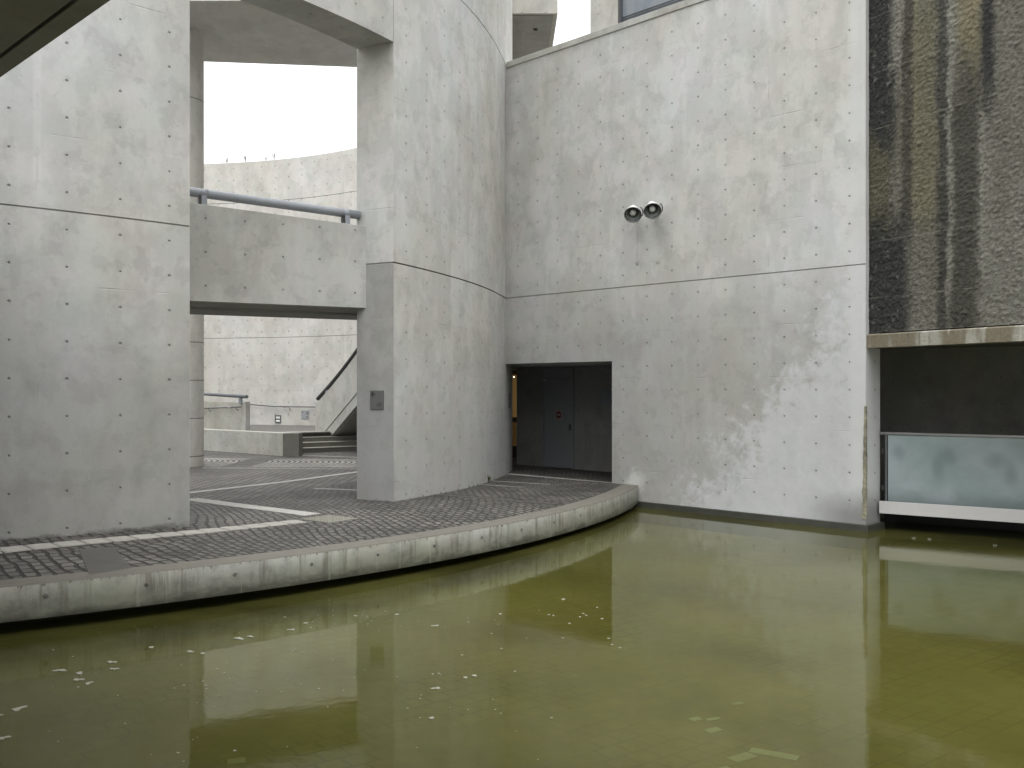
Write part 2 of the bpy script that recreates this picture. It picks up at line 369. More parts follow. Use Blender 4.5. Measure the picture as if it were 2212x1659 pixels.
def back_stain(b, x, y, U, col):
    n = b.noise(U, 5.5, 5, 0.6); dx = b.ma('ABSOLUTE', b.ma('ADD', b.ma('SUBTRACT', x, 15.75), b.ma('MULTIPLY', b.ma('SUBTRACT', n, 0.5), 0.9)))
    m = b.ma('MULTIPLY', b.ss(dx, 0.06, 0.30, 1, 0), b.ma('MULTIPLY', b.ss(y, 4.9, 5.3), b.ss(y, 6.65, 6.55)))
    m = b.ma('MULTIPLY', m, b.ss(b.noise(U, 11, 4, 0.6), 0.46, 0.54))
    return b.mix(b.ma('MULTIPLY', m, 0.6), col, (0.16, 0.15, 0.13))

G = (0.395, 0.391, 0.379)
mat_L = concrete("concrete left drum", G, (0.637, -13.555, 0.45, -0.225), (1.911, -13.247, 0.9, 0.0), var=1.0, off=(3.1, 8.7), damp_shade=(-0.6, -2.2, 0.62, 3.0), foot=-3.93)
mat_C = concrete("concrete pier drum", (0.435, 0.431, 0.417), (0.662, -7.093, 0.45, -0.225), (1.986, -5.44, 0.9, 0.0), joints=(0.0,), off=(40.2, 2.2), damp_shade=(-1.0, -3.0, 0.30, 3.0), foot=-3.97, stain=c_stain)
mat_M = concrete("concrete flat wall", (0.445, 0.441, 0.428), (0.5935, 0.476, 0.45, -0.225), (1.78, 1.36, 0.9, 0.0), off=(71.0, 33.0), patches=m_patch, damp_shade=(0.8, -1.6, 0.50, 4.2))
mat_back = concrete("concrete far wall", (0.45, 0.437, 0.412), (0.60, 0.1, 0.45, -0.225), (1.8, 0.4, 0.9, 0.0), joints=(0.0, 5.2), var=0.9, tie_r=0.02, off=(9, 52), stain=back_stain)
mat_bridge = concrete("concrete bridge", (0.375, 0.372, 0.36), (0.60, 0.35, 0.52, 0.24), None, off=(17, 61), streak=1.5)
mat_conc = concrete("concrete plain", (0.37, 0.365, 0.345), None, None, off=(5, 5))
mat_low = concrete("concrete low wall", (0.36, 0.355, 0.32), (0.6, 0.2, 0.38, 0.62), None, off=(15, 25), streak=1.8)
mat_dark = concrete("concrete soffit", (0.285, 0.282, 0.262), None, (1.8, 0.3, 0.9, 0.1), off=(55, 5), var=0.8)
mat_upper = concrete("concrete upper storey", (0.42, 0.41, 0.38), (0.6, 0.25, 0.45, 0.12), None, off=(25, 75), streak=1.6)
mat_column = concrete("concrete column", (0.52, 0.505, 0.475), None, None, joints=(3.39, 2.49, 1.59, 0.69, 9.15), off=(29, 3))
mat_kerb = concrete("concrete kerb", (0.41, 0.408, 0.375), (0.93, 0.3, 4.0, -0.13), None, off=(2, 43), stain=kerb_stain, streak=1.6, tie_r=0.02)
mat_coping = plain("worn brown coping", (0.105, 0.097, 0.080), 0.75, 0, 0.25, 9, 0.2)
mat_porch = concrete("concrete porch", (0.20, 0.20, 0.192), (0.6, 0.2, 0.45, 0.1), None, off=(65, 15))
mat_recess = concrete("concrete recess", (0.145, 0.143, 0.13), (0.6, 0.35, 0.45, 0.24), None, off=(85, 35))  # base colour darkened to carry the shade of the deep recess
mat_galv = plain("galvanised steel", (0.235, 0.25, 0.27), 0.6, 0.15, 0.16, 14, 0.05)
mat_dgalv = plain("weathered dark steel", (0.10, 0.105, 0.11), 0.5, 0.4, 0.2, 14, 0.05)
mat_steel = plain("brushed steel", (0.42, 0.42, 0.42), 0.4, 0.6, 0.08, 20)
mat_white = plain("pale painted steel", (0.48, 0.47, 0.465), 0.45, 0.1, 0.06, 6)
mat_black = plain("black rubber", (0.02, 0.02, 0.02), 0.6, 0, 0.1)
mat_plinth = plain("wet algae concrete", (0.045, 0.046, 0.038), 0.35, 0, 0.4, 5, 0.2)
mat_moss = plain("mossy peeling edge", (0.19, 0.18, 0.13), 0.9, 0, 1.1, 16, 0.6)
mat_lamp = plain("white enamel", (0.66, 0.67, 0.65), 0.35, 0.0, 0.06, 8)
mat_lampin = plain("grey reflector", (0.48, 0.50, 0.48), 0.3, 0.5, 0.08, 8)
mat_sign = plain("grey sign plate", (0.105, 0.108, 0.10), 0.5, 0.2, 0.05, 6)
mat_sign2 = plain("light grey sign plate", (0.30, 0.31, 0.32), 0.45, 0.2, 0.05, 6)
mat_ink = plain("dark sign lettering", (0.025, 0.027, 0.024), 0.6, 0, 0.05)
mat_ink2 = plain("grey sign lettering", (0.035, 0.037, 0.032), 0.6, 0, 0.05)
mat_door = plain("grey steel door", (0.20, 0.212, 0.222), 0.45, 0.1, 0.06, 5)
mat_red = plain("red sign disc", (0.13, 0.03, 0.03), 0.5, 0, 0.05)
mat_signw = plain("white sign field", (0.26, 0.24, 0.23), 0.5, 0, 0.05)
mat_slab = plain("dark granite slab", (0.055, 0.052, 0.045), 0.55, 0, 0.25, 9, 0.1)
mat_tactile = plain("pale tactile tile", (0.30, 0.292, 0.262), 0.7, 0, 0.2, 14, 0.1)
mat_tactile2 = plain("worn tactile tile", (0.37, 0.364, 0.338), 0.7, 0, 0.25, 14, 0.1)
mat_tactile3 = plain("ochre tactile tile", (0.18, 0.175, 0.145), 0.7, 0, 0.2, 14, 0.1)
mat_band = plain("pale paving stone", (0.24, 0.235, 0.215), 0.7, 0, 0.3, 7, 0.15)
mat_step = plain("stained step concrete", (0.15, 0.145, 0.125), 0.8, 0, 0.35, 4, 0.2)
mat_stepedge = plain("worn step edge", (0.24, 0.235, 0.205), 0.8, 0, 0.3, 6, 0.2)
mat_leaf = plain("weed leaf", (0.06, 0.075, 0.03), 0.7, 0, 0.4, 30)
mat_twig = plain("dry weed stalk", (0.20, 0.18, 0.14), 0.9, 0, 0.3, 30)
mat_foam = plain("pale foam", (0.27, 0.27, 0.215), 0.5, 0, 0.1, 30)
mat_splash = plain("dull splash", (0.20, 0.205, 0.17), 0.3, 0, 0.1, 30)
mat_soil = plain("bare ground", (0.12, 0.11, 0.09), 0.9, 0, 0.3, 0.5)
mat_ptile = plain("pale pond slab", (0.25, 0.29, 0.22), 0.6, 0, 0.25, 9)

def rough_wall_mat():
    b = NB("rough stained render"); U = b.uv(); o = b.xyz(U); x, y = o[0], o[1]
    w1 = b.noise(b.vm('MULTIPLY', U, (1.3, 0.45, 1)), 1.0, 5, 0.62); w2 = b.noise(b.vm('MULTIPLY', U, (9, 5, 1)), 1.0, 4, 0.65); w3 = b.noise(b.vm('MULTIPLY', U, (24, 24, 1)), 1.0, 3, 0.6)
    xs = b.ma('ADD', x, b.ma('MULTIPLY', b.ma('SUBTRACT', w1, 0.5), 0.34)); xs = b.ma('ADD', xs, b.ma('MULTIPLY', b.ma('SUBTRACT', w2, 0.5), 0.22)); xs = b.ma('ADD', xs, b.ma('MULTIPLY', b.ma('SUBTRACT', w3, 0.5), 0.10))
    ys = b.ma('ADD', y, b.ma('MULTIPLY', b.ma('SUBTRACT', w1, 0.5), 2.2)); ys = b.ma('ADD', ys, b.ma('MULTIPLY', b.ma('SUBTRACT', w2, 0.5), 1.2))
    wide = b.noise(b.vm('MULTIPLY', U, (0.9, 0.16, 1)), 1.0, 3, 0.5)
    pit = b.noise(b.vm('MULTIPLY', U, (17, 20, 1)), 1.0, 5, 0.72, 0.0); pit2 = b.noise(U, 60, 3, 0.6); big = b.noise(b.vm('MULTIPLY', U, (5, 7, 1)), 1.0, 3, 0.5)
    col = b.mix(b.ss(wide, 0.38, 0.62), (0.158, 0.154, 0.128), (0.112, 0.107, 0.083))
    K, OL, OC, GR = (0.019, 0.019, 0.018), (0.080, 0.076, 0.046), (0.17, 0.148, 0.085), (0.23, 0.226, 0.19)
    # run-off streaks: centre, half width, softness, fades in below / out above, colour, strength
    for c, hw, so, y0, y1, k, st in ((0.95, .34, .14, 5.0, 8.4, OC, .55), (1.12, .20, .12, 5.6, 9, OL, .5), (1.80, .20, .10, 6.6, 9.5, OC, .75), (0.12, .40, .10, 5.9, 9.5, K, .97), (0.15, .26, .12, 4.4, 6.2, OL, .9),
             (0.22, .52, .14, 2.5, 4.9, K, .93), (0.74, .12, .07, 4.6, 9.5, K, .75), (1.39, .09, .06, 2.8, 9.5, K, .75), (1.74, .23, .12, 2.8, 6.8, (0.038, 0.036, 0.028), .85), (2.10, .13, .07, 6.3, 8.1, K, .95),
             (1.50, .035, .04, 3.8, 9.5, GR, .55), (2.02, .04, .04, 3.5, 6.2, GR, .5), (0.52, .10, .08, 7.0, 9.5, GR, .5), (3.4, .3, .2, 3, 9.5, K, .7), (4.4, .5, .2, 4, 9.5, OL, .7)):
        m = b.ss(b.ma('ABSOLUTE', b.ma('SUBTRACT', xs, c)), max(0, hw - so), hw + so, 1, 0)
        m = b.ma('MULTIPLY', m, b.ma('MULTIPLY', b.ss(ys, y0 - .5, y0 + .5), b.ss(ys, y1 - .4, y1 + .5, 1, 0)))
        col = b.mix(b.ma('MULTIPLY', m, st), col, k)
    lich = b.ma('MULTIPLY', b.ss(b.noise(U, 6, 6, 0.72), 0.56, 0.66), b.ss(x, 1.0, 0.5)); col = b.mix(b.ma('MULTIPLY', lich, 0.5), col, (0.21, 0.205, 0.175))
    f = b.ma('ADD', b.ss(pit, 0.30, 0.70, 0.62, 1.32), b.ma('MULTIPLY', b.ma('SUBTRACT', pit2, 0.5), 0.45))
    col = b.mix(1.0, col, b.vec(f, f, f), 'MULTIPLY')
    ln = b.ma('MULTIPLY', b.ss(b.ma('ABSOLUTE', fr(b, y, 3.75, 0.9)), 0.004, 0.012, 1, 0), b.ss(w1, 0.4, 0.6, 0.05, 0.4))
    col = b.mix(ln, col, (0.25, 0.24, 0.20))
    h = b.ma('ADD', b.ma('MULTIPLY_ADD', pit2, 0.3, b.ma('MULTIPLY', pit, 0.6)), b.ma('MULTIPLY', big, 0.2))
    return b.pbr(col, 0.85, normal=b.bump(h, 0.9, 0.05), spec=0.35)
mat_rough = rough_wall_mat()

def ledge_mat():
    b = NB("stained ledge"); U = b.uv(); o = b.xyz(U)
    s1 = b.noise(b.vm('MULTIPLY', U, (7.0, 0.7, 1)), 1.0, 4, 0.6); s2 = b.noise(b.vm('ADD', b.vm('MULTIPLY', U, (2.2, 0.4, 1)), (9, 0, 0)), 1.0, 3, 0.6); n = b.noise(U, 22, 4, 0.6)
    col = b.mix(b.ss(s2, 0.42, 0.56), (0.30, 0.295, 0.25), (0.15, 0.13, 0.09))
    col = b.mix(b.ma('MULTIPLY', b.ss(s1, 0.55, 0.68), 0.8), col, (0.07, 0.062, 0.045))
    col = b.mix(b.ma('MULTIPLY', b.ss(s1, 0.40, 0.30), 0.6), col, (0.45, 0.44, 0.40))
    f = b.ma('ADD', n, 0.5); return b.pbr(b.mix(1.0, col, b.vec(f, f, f), 'MULTIPLY'), 0.8, normal=b.bump(n, 0.3, 0.01))
mat_ledge = ledge_mat()

def sett_color(b, V, w_, h_, mort=0.012, seedv=0.0, bright=1.0):
    br = b.n("ShaderNodeTexBrick"); b._in(br.inputs['Vector'], V); br.offset = 0.5; br.squash = 1.0
    for k, v in (('Scale', 1.0), ('Mortar Size', mort), ('Mortar Smooth', 0.35), ('Bias', 0.0), ('Brick Width', w_), ('Row Height', h_)): br.inputs[k].default_value = v
    br.inputs['Color1'].default_value = (0, 0, 0, 1); br.inputs['Color2'].default_value = (1, 1, 1, 1); br.inputs['Mortar'].default_value = (0.5, 0.5, 0.5, 1)
    return br.outputs['Color'], br.outputs['Fac']
def pavement_mat():
    b = NB("radial granite setts"); P = b.pos()
    D = b.vm('SUBTRACT', P, (DC.x, DC.y, 0)); d = b.xyz(D); r = b.vm('LENGTH', b.vec(d[0], d[1])); th = b.ma('ARCTAN2', d[1], d[0])
    wv = b.noise(P, 1.4, 3, 0.5); wv2 = b.noise(b.vm('ADD', P, (7, 7, 0)), 5.0, 2, 0.5)
    s = b.ma('MULTIPLY', th, 15.6)
    s = b.ma('ADD', s, b.ma('MULTIPLY', b.ma('SUBTRACT', r, 15.6), b.ss(s, -13.1, -11.0, 0.0, 0.55)))
    V = b.vec(b.ma('ADD', r, b.ma('MULTIPLY', wv, 0.10)), b.ma('ADD', b.ma('ADD', s, b.ma('MULTIPLY', wv, 0.22)), b.ma('MULTIPLY', wv2, 0.05)))
    c, fac = sett_color(b, V, 0.20, 0.13, 0.021)
    n = b.noise(P, 22, 5, 0.65); nl = b.noise(P, 0.7, 4, 0.6, 0.5)
    f = b.ma('MULTIPLY', b.ma('MULTIPLY_ADD', b.xyz(c)[0], 0.45, 0.78), b.ma('MULTIPLY_ADD', n, 0.9, 0.55))
    f = b.ma('MULTIPLY', f, b.ss(nl, 0.35, 0.68, 0.75, 1.35))
    col = b.mix(1.0, (0.076, 0.072, 0.064), b.vec(f, f, f), 'MULTIPLY')
    lime = b.ma('MULTIPLY', b.ss(b.noise(P, 3.2, 6, 0.7), 0.56, 0.72), 0.55); col = b.mix(lime, col, (0.17, 0.163, 0.145))
    col = b.mix(b.ma('MULTIPLY', fac, 0.92), col, (0.018, 0.017, 0.015))
    h = b.ma('ADD', b.ma('MULTIPLY', b.ma('SUBTRACT', 1.0, fac), 1.0), b.ma('MULTIPLY', n, 0.35))
    return b.pbr(col, b.ma('MULTIPLY_ADD', n, 0.3, 0.5), normal=b.bump(h, 0.9, 0.03), spec=0.3)
def plaza_mat():
    b = NB("arc laid granite setts"); P = b.pos(); p = b.xyz(P); x, y = p[0], p[1]
    wv = b.noise(P, 0.9, 3, 0.5)
    # straight courses
    V = b.vec(b.ma('ADD', b.ma('MULTIPLY', x, 0.85), b.ma('MULTIPLY', y, 0.52)), b.ma('ADD', b.ma('ADD', b.ma('MULTIPLY', x, -0.52), b.ma('MULTIPLY', y, 0.85)), b.ma('MULTIPLY', wv, 0.3)))
    c, fac = sett_color(b, V, 0.20, 0.16, 0.030)
    # segmental arcs in one strip
    yc = b.ma('SUBTRACT', y, b.ma('MULTIPLY_ADD', x, -0.10, 24.0)); w2 = b.ma('MULTIPLY', yc, yc)
    t = b.ma('SUBTRACT', x, b.ma('SQRT', b.ma('MAXIMUM', b.ma('SUBTRACT', 2.3, w2), 0.0)))
    q = b.ma('ABSOLUTE', fr(b, t, 0.0, 0.145)); fa = b.ss(q, 0.016, 0.034, 1, 0)
    ang = b.ma('ARCTAN2', yc, 1.5); fa2 = b.ma('MULTIPLY', b.ss(b.ma('ABSOLUTE', fr(b, ang, 0.0, 0.12)), 0.004, 0.012, 1, 0), 0.5)
    fa = b.ma('MAXIMUM', fa, fa2)
    arc = b.ma('MULTIPLY', b.ss(b.ma('ABSOLUTE', yc), 1.42, 1.36, 0, 1), b.ss(b.ma('ABSOLUTE', b.ma('ADD', x, 6.55)), 0.30, 0.36))
    fac = b.ma('ADD', b.ma('MULTIPLY', fac, b.ma('SUBTRACT', 1.0, arc)), b.ma('MULTIPLY', fa, arc))
    n = b.noise(P, 20, 5, 0.65); nl = b.noise(P, 0.6, 4, 0.6, 0.5)
    f = b.ma('MULTIPLY', b.ma('MULTIPLY_ADD', b.xyz(c)[0], 0.4, 0.8), b.ma('MULTIPLY_ADD', n, 0.8, 0.6)); f = b.ma('MULTIPLY', f, b.ss(nl, 0.35, 0.65, 0.8, 1.3))
    col = b.mix(1.0, b.mix(arc, (0.110, 0.104, 0.093), (0.23, 0.222, 0.20)), b.vec(f, f, f), 'MULTIPLY')
    col = b.mix(b.ma('MULTIPLY', fac, 0.92), col, (0.020, 0.019, 0.017))
    h = b.ma('ADD', b.ma('SUBTRACT', 1.0, fac), b.ma('MULTIPLY', n, 0.3))
    return b.pbr(col, b.ma('MULTIPLY_ADD', n, 0.3, 0.5), normal=b.bump(h, 0.8, 0.03), spec=0.3)
mat_pave = pavement_mat(); mat_plaza = plaza_mat()
mat_asphalt = plain("dark wet paving", (0.085, 0.082, 0.075), 0.5, 0, 0.2, 25, 0.2)

def pond_floor_mat():
    b = NB("algae pond tiles"); P = b.pos(); p = b.xyz(P)
    a = radians(38)
    V = b.vec(b.ma('ADD', b.ma('MULTIPLY', p[0], cos(a)), b.ma('MULTIPLY', p[1], sin(a))), b.ma('ADD', b.ma('MULTIPLY', p[0], -sin(a)), b.ma('MULTIPLY', p[1], cos(a))))
    c, fac = sett_color(b, V, 0.20, 0.20, 0.012)
    n = b.noise(P, 0.55, 5, 0.6, 0.6); n2 = b.noise(P, 5, 5, 0.6)
    col = b.mix(b.ss(n, 0.35, 0.65), (0.128, 0.112, 0.034), (0.128, 0.129, 0.056))
    f = b.ma('MULTIPLY', b.ma('MULTIPLY_ADD', b.xyz(c)[0], 0.16, 0.92), b.ma('MULTIPLY_ADD', n2, 0.8, 0.6))
    col = b.mix(1.0, col, b.vec(f, f, f), 'MULTIPLY')
    vis = b.ss(b.noise(P, 0.8, 4, 0.6), 0.38, 0.6)
    col = b.mix(b.ma('MULTIPLY', b.ma('MULTIPLY', fac, vis), 0.75), col, (0.055, 0.05, 0.018))
    return b.pbr(col, 0.9, spec=0.1)
mat_pond = pond_floor_mat()
def water_mat():
    b = NB("murky pond water"); P = b.pos()
    r1 = b.noise(b.vm('MULTIPLY', P, (1, 1, 1)), 3.0, 3, 0.5); r2 = b.noise(P, 14.0, 3, 0.55); r3 = b.noise(P, 0.7, 2, 0.5)
    p = b.xyz(P)
    near = b.ss(b.vm('LENGTH', b.vec(b.ma('SUBTRACT', p[0], 7.2), b.ma('MULTIPLY', b.ma('SUBTRACT', p[1], 14.6), 1.0))), 2.2, 0.8)
    h = b.ma('ADD', b.ma('MULTIPLY', r1, 0.5), b.ma('MULTIPLY', r2, b.ma('MULTIPLY_ADD', near, 0.9, 0.10))); h = b.ma('ADD', h, b.ma('MULTIPLY', r3, 0.6))
    nm = b.bump(h, 0.075, 0.03)
    fre = b.n("ShaderNodeFresnel"); fre.inputs['IOR'].default_value = 1.33; b._in(fre.inputs['Normal'], nm)
    tr = b.n("ShaderNodeBsdfTransparent"); tr.inputs['Color'].default_value = (0.775, 0.78, 0.50, 1)
    df = b.n("ShaderNodeBsdfDiffuse"); df.inputs['Color'].default_value = (0.086, 0.083, 0.023, 1)
    gl = b.n("ShaderNodeBsdfGlossy"); gl.inputs['Roughness'].default_value = 0.05; b._in(gl.inputs['Normal'], nm); gl.inputs['Color'].default_value = (0.95, 0.97, 0.92, 1)
    m1 = b.n("ShaderNodeMixShader"); b._in(m1.inputs[0], b.ss(b.noise(P, 0.45, 5, 0.6, 0.4), 0.30, 0.62, 0.25, 0.55)); b.t.links.new(tr.outputs[0], m1.inputs[1]); b.t.links.new(df.outputs[0], m1.inputs[2])
    m2 = b.n("ShaderNodeMixShader"); b._in(m2.inputs[0], b.ma('MULTIPLY', fre.outputs[0], 0.95, None, True)); b.t.links.new(m1.outputs[0], m2.inputs[1]); b.t.links.new(gl.outputs[0], m2.inputs[2])
    b.t.links.new(m2.outputs[0], b.out.inputs[0]); return b.m
mat_water = water_mat()
def frosted_mat():
    b = NB("frosted glass"); U = b.uv(); o = b.xyz(U); n = b.noise(U, 1.3, 4, 0.55, 0.4)
    col = b.mix(b.ss(n, 0.35, 0.65), (0.23, 0.29, 0.29), (0.31, 0.355, 0.37))
    def blob(cx_, cy_, rx, ry):
        q = b.vm('LENGTH', b.vec(b.ma('DIVIDE', b.ma('SUBTRACT', o[0], cx_), rx), b.ma('DIVIDE', b.ma('SUBTRACT', o[1], cy_), ry)))
        return b.ss(b.ma('ADD', q, b.ma('MULTIPLY', b.ma('SUBTRACT', n, 0.5), 0.6)), 1.5, 0.2)
    # soft dark blobs painted into the pane colour
    ms = [blob(0.16, 1.27, 0.10, 0.13), blob(0.92, 1.23, 0.14, 0.13), blob(1.60, 1.19, 0.20, 0.14), blob(0.76, 1.05, 0.09, 0.20), blob(1.80, 1.0, 0.10, 0.20)]
    for m in ms: col = b.mix(b.ma('MULTIPLY', m, 0.45), col, (0.12, 0.155, 0.16))
    bt = b.ss(b.ma('ADD', o[1], b.ma('MULTIPLY', n, 0.25)), 0.85, 0.58); col = b.mix(b.ma('MULTIPLY', bt, 0.6), col, (0.10, 0.125, 0.12))
    b.pbr(col, 0.32, spec=0.5); b.bsdf.inputs['Transmission Weight'].default_value = 0.12; return b.m
mat_frost = frosted_mat()
def glow(name, col, strength):
    b = NB(name); n = b.noise(b.vm('MULTIPLY', b.pos(), (12, 12, 0.6)), 1.0, 3, 0.5)
    e = b.n("ShaderNodeEmission"); b._in(e.inputs[0], b.mix(b.ss(n, 0.3, 0.7), col, tuple(c * 0.7 for c in col))); e.inputs[1].default_value = strength
    b.t.links.new(e.outputs[0], b.out.inputs[0]); return b.m
mat_amber = glow("lit amber pane", (0.34, 0.20, 0.07), 0.18); mat_amber2 = glow("dim amber pane", (0.18, 0.10, 0.035), 0.13); mat_bulb = glow("small lit lamp", (1, 0.9, 0.7), 2)
def window_mat():
    b = NB("sky grey glazing"); n = b.noise(b.vm('MULTIPLY', b.uv(), (1, 0.6, 1)), 1.6, 5, 0.6, 0.8)
    return b.pbr(b.mix(b.ss(n, 0.35, 0.65), (0.17, 0.195, 0.225), (0.215, 0.235, 0.255)), 0.18, spec=0.6)
mat_window = window_mat()

# ------------------------------------------------------------------ ground, pond
mb = MB(); mb.face([(-900, -900, -0.60), (900, -900, -0.60), (900, 1500, -0.60), (-900, 1500, -0.60)])
tag(mb.build("ground", mat_soil), kind='structure')
mb = MB(); mb.face([(-22, -14, -0.30), (18, -14, -0.30), (18, 24, -0.30), (-22, 24, -0.30)])
tag(mb.build("pond_floor", mat_pond), kind='structure')
mb = MB(); mb.face([(-22, -14, 0), (18, -14, 0), (18, 24, 0), (-22, 24, 0)])
tag(mb.build("pond_water", mat_water), kind='structure')

# pavement between drum and kerb
def kerb_r_from_drum(th, r_k):          # distance from the drum centre along angle th to the circle of radius r_k about the kerb centre
    u = Vector((cos(th), sin(th))); dlt = DC - KC; bq = dlt.dot(u); cq = dlt.length_squared - r_k * r_k
    return -bq + sqrt(bq * bq - cq)
def m_r_from_drum(th):
    u = Vector((cos(th), sin(th))); den = u.dot(MN)
    return (M0 - DC).dot(MN) / den if den > 1e-4 else 99
def pav_z(x, y):
    v = Vector((x, y)) - DC; th = atan2(v.y, v.x); r = v.length; deg = math.degrees(th)
    k = Vector((x, y)) - KC; kz = kerb_z(math.degrees(atan2(k.y, k.x)))
    if r < DR:
        t = min(1, (DR - r) / 2.0); return base_z(deg) * (1 - t) + 0.45 * t
    ro = kerb_r_from_drum(th, KR - 0.34); t = min(1, max(0, (r - DR) / max(0.05, ro - DR)))
    return base_z(deg) * (1 - t) + (kz - 0.004) * t
mb = MB(); angs = frange(-82, -4.0, 110)
def ring(deg):
    th = radians(deg); ro = min(kerb_r_from_drum(th, KR - 0.33), m_r_from_drum(th) + 0.02)
    rs = [12.4, 13.4, DR - 0.4] + frange(DR, max(DR + 0.02, ro), 6)
    return [(DC.x + r * cos(th), DC.y + r * sin(th)) for r in rs]
prev = ring(angs[0])
for a in angs[1:]:
    cur = ring(a)
    for k in range(len(cur) - 1):
        q = [prev[k], prev[k + 1], cur[k + 1], cur[k]]; mb.face([(x, y, pav_z(x, y)) for x, y in q], None, True)
    prev = cur
tag(mb.build("pavement", mat_pave), kind='structure')
mb = MB(); poly = [(DC.x + 12.45 * cos(radians(a)), DC.y + 12.45 * sin(radians(a))) for a in frange(-82, 24, 60)] + [(-3.2, 44), (-34, 44), (-34, 10)]
mb.face([(x, y, 0.447) for x, y in poly])
tag(mb.build("plaza_floor", mat_plaza), kind='structure')
mb = MB()
q = [mwall(-3.5, 0.02), mwall(3.9, 0.02), mwall(3.9, 3.0), mwall(3.9, 9), mwall(-6, 9)]; mb.face([(x, y, 0.383) for x, y in q])
tag(mb.build("porch_floor", mat_pave), kind='structure')

# kerb of the pond
kt = thing("pond_kerb", (KC.x + KR * cos(radians(-40)), KC.y + KR * sin(radians(-40)), 0.1), "long curved concrete pond kerb with brown worn coping, overhanging the green water", "kerb")
ka = frange(-84, -12.6, 90)
def kp(a, r, z): return (KC.x + r * cos(radians(a)), KC.y + r * sin(radians(a)), z)
fas = MB(); cop = MB(); und = MB()
for a0, a1 in zip(ka, ka[1:]):
    z0, z1 = kerb_z(a0), kerb_z(a1); s0, s1 = radians(a0) * KR, radians(a1) * KR
    fas.face([kp(a0, KR, z0 - .34), kp(a1, KR, z1 - .34), kp(a1, KR, z1 - .014), kp(a0, KR, z0 - .014)], [(s0, -.34), (s1, -.34), (s1, -.014), (s0, -.014)], True)
    fas.face([kp(a0, KR - .34, z0 - .34), kp(a1, KR - .34, z1 - .34), kp(a1, KR, z1 - .34), kp(a0, KR, z0 - .34)], [(s0, -.6), (s1, -.6), (s1, -.34), (s0, -.34)])
    cop.face([kp(a0, KR, z0 - .014), kp(a1, KR, z1 - .014), kp(a1, KR - .012, z1), kp(a0, KR - .012, z0)])
    cop.face([kp(a0, KR - .012, z0), kp(a1, KR - .012, z1), kp(a1, KR - .34, z1), kp(a0, KR - .34, z0)])
    cop.face([kp(a0, KR - .34, z0), kp(a1, KR - .34, z1), kp(a1, KR - .34, z1 - .34), kp(a0, KR - .34, z0 - .34)])
    und.face([kp(a0, KR - .95, z0 - .345), kp(a1, KR - .95, z1 - .345), kp(a1, KR - .34, z1 - .345), kp(a0, KR - .34, z0 - .345)])
    und.face([kp(a0, KR - .95, -.45), kp(a1, KR - .95, -.45), kp(a1, KR - .95, z1 - .345), kp(a0, KR - .95, z0 - .345)])
fas.build("fascia", mat_kerb, kt); cop.build("coping", mat_coping, kt); und.build("foundation", mat_plinth, kt)

# ------------------------------------------------------------------ the drum walls
NOTCH = [(-0.010, 0), (-0.010, 0.022), (0.010, 0.022), (0.010, 0)]
NOTCH2 = [(5.19, 0), (5.19, 0.022), (5.21, 0.022), (5.21, 0)]
T = 0.75
lw = MB(); gridwall(lw, frange(radians(-80) * DR, SL, 40), [(-5, 0)] + NOTCH + NOTCH2 + [(9.5, 0)], T, drum, drum_z, eu=1000.0)
p = drum(SL - 2, 0)
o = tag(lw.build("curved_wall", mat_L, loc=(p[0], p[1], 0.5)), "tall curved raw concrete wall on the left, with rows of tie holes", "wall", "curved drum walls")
pw = MB(); gridwall(pw, frange(SA, radians(22) * DR, 60), [(-5, 0)] + NOTCH + NOTCH2 + [(9.5, 0)], T, drum, drum_z, eu=1000.0)
p = drum(SA + 2, 0)
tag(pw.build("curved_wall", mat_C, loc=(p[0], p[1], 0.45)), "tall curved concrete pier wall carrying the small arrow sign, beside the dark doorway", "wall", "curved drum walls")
# lintel over the gap
LZ = 5.665 + EYE
lt = MB(); gridwall(lt, frange(SL + 0.004, SA - 0.012, 16), [(0, 0), (0.03, 0.0), (5.9, 0)], T - 0.02, drum, lambda s, v: LZ + v)
p = drum((SL + SA) / 2, 0.3)
tag(lt.build("lintel_beam", concrete("concrete lintel", G, (0.66, -7.75, 0.45, 0.30), None, off=(47, 12)), loc=(p[0], p[1], LZ)), "curved concrete beam spanning high over the opening between the two curved walls", "beam")

# ------------------------------------------------------------------ flat wall with the doorway
mt = thing("flat_wall", (*mwall(ML / 2, 0.25), 0.0), "large flat grey concrete wall with dark doorway, white lime bloom and tie holes", "wall")
OS = 3.157; OT = 0.545 + EYE - 4.30
mw = MB()
rows = [(-4.8, 0), (-3.93, 0), (OT, 0)] + [(v - 0.0, i) for v, i in NOTCH] + [(5.08, 0), (5.2, 0)]
cols = [-2.5, OS, ML]
gridwall(mw, cols, rows, 0.5, mwall, lambda s, v: 4.30 + v, holes={(0, 0), (0, 1)})
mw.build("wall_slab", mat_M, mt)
cp = MB(); cp.prism([mwall(0.12, -0.022), mwall(ML + 0.01, -0.022), mwall(ML + 0.01, 0.52), mwall(0.12, 0.52)], 9.405, 9.53); cp.build("coping", concrete("concrete coping", (0.36, 0.355, 0.33), None, None, off=(33, 3), streak=3), mt, 0.006)
pl = MB(); pl.prism([mwall(3.75, -0.055), mwall(ML + 0.06, -0.055), mwall(ML + 0.06, 0.56), mwall(ML - 0.4, 0.56), mwall(ML - 0.4, 0.2), mwall(3.75, 0.2)], -0.45, 0.11); pl.build("plinth", mat_plinth, mt, 0.008)
es = MB(); rnd = random.Random(11); zz = [0.20 + 0.055 * k for k in range(34)]
wl = [(0.018 + 0.055 * max(0.0, 1 - k / 36) * rnd.uniform(.5, 1.0), rnd.uniform(-.004, .004)) for k in range(34)]
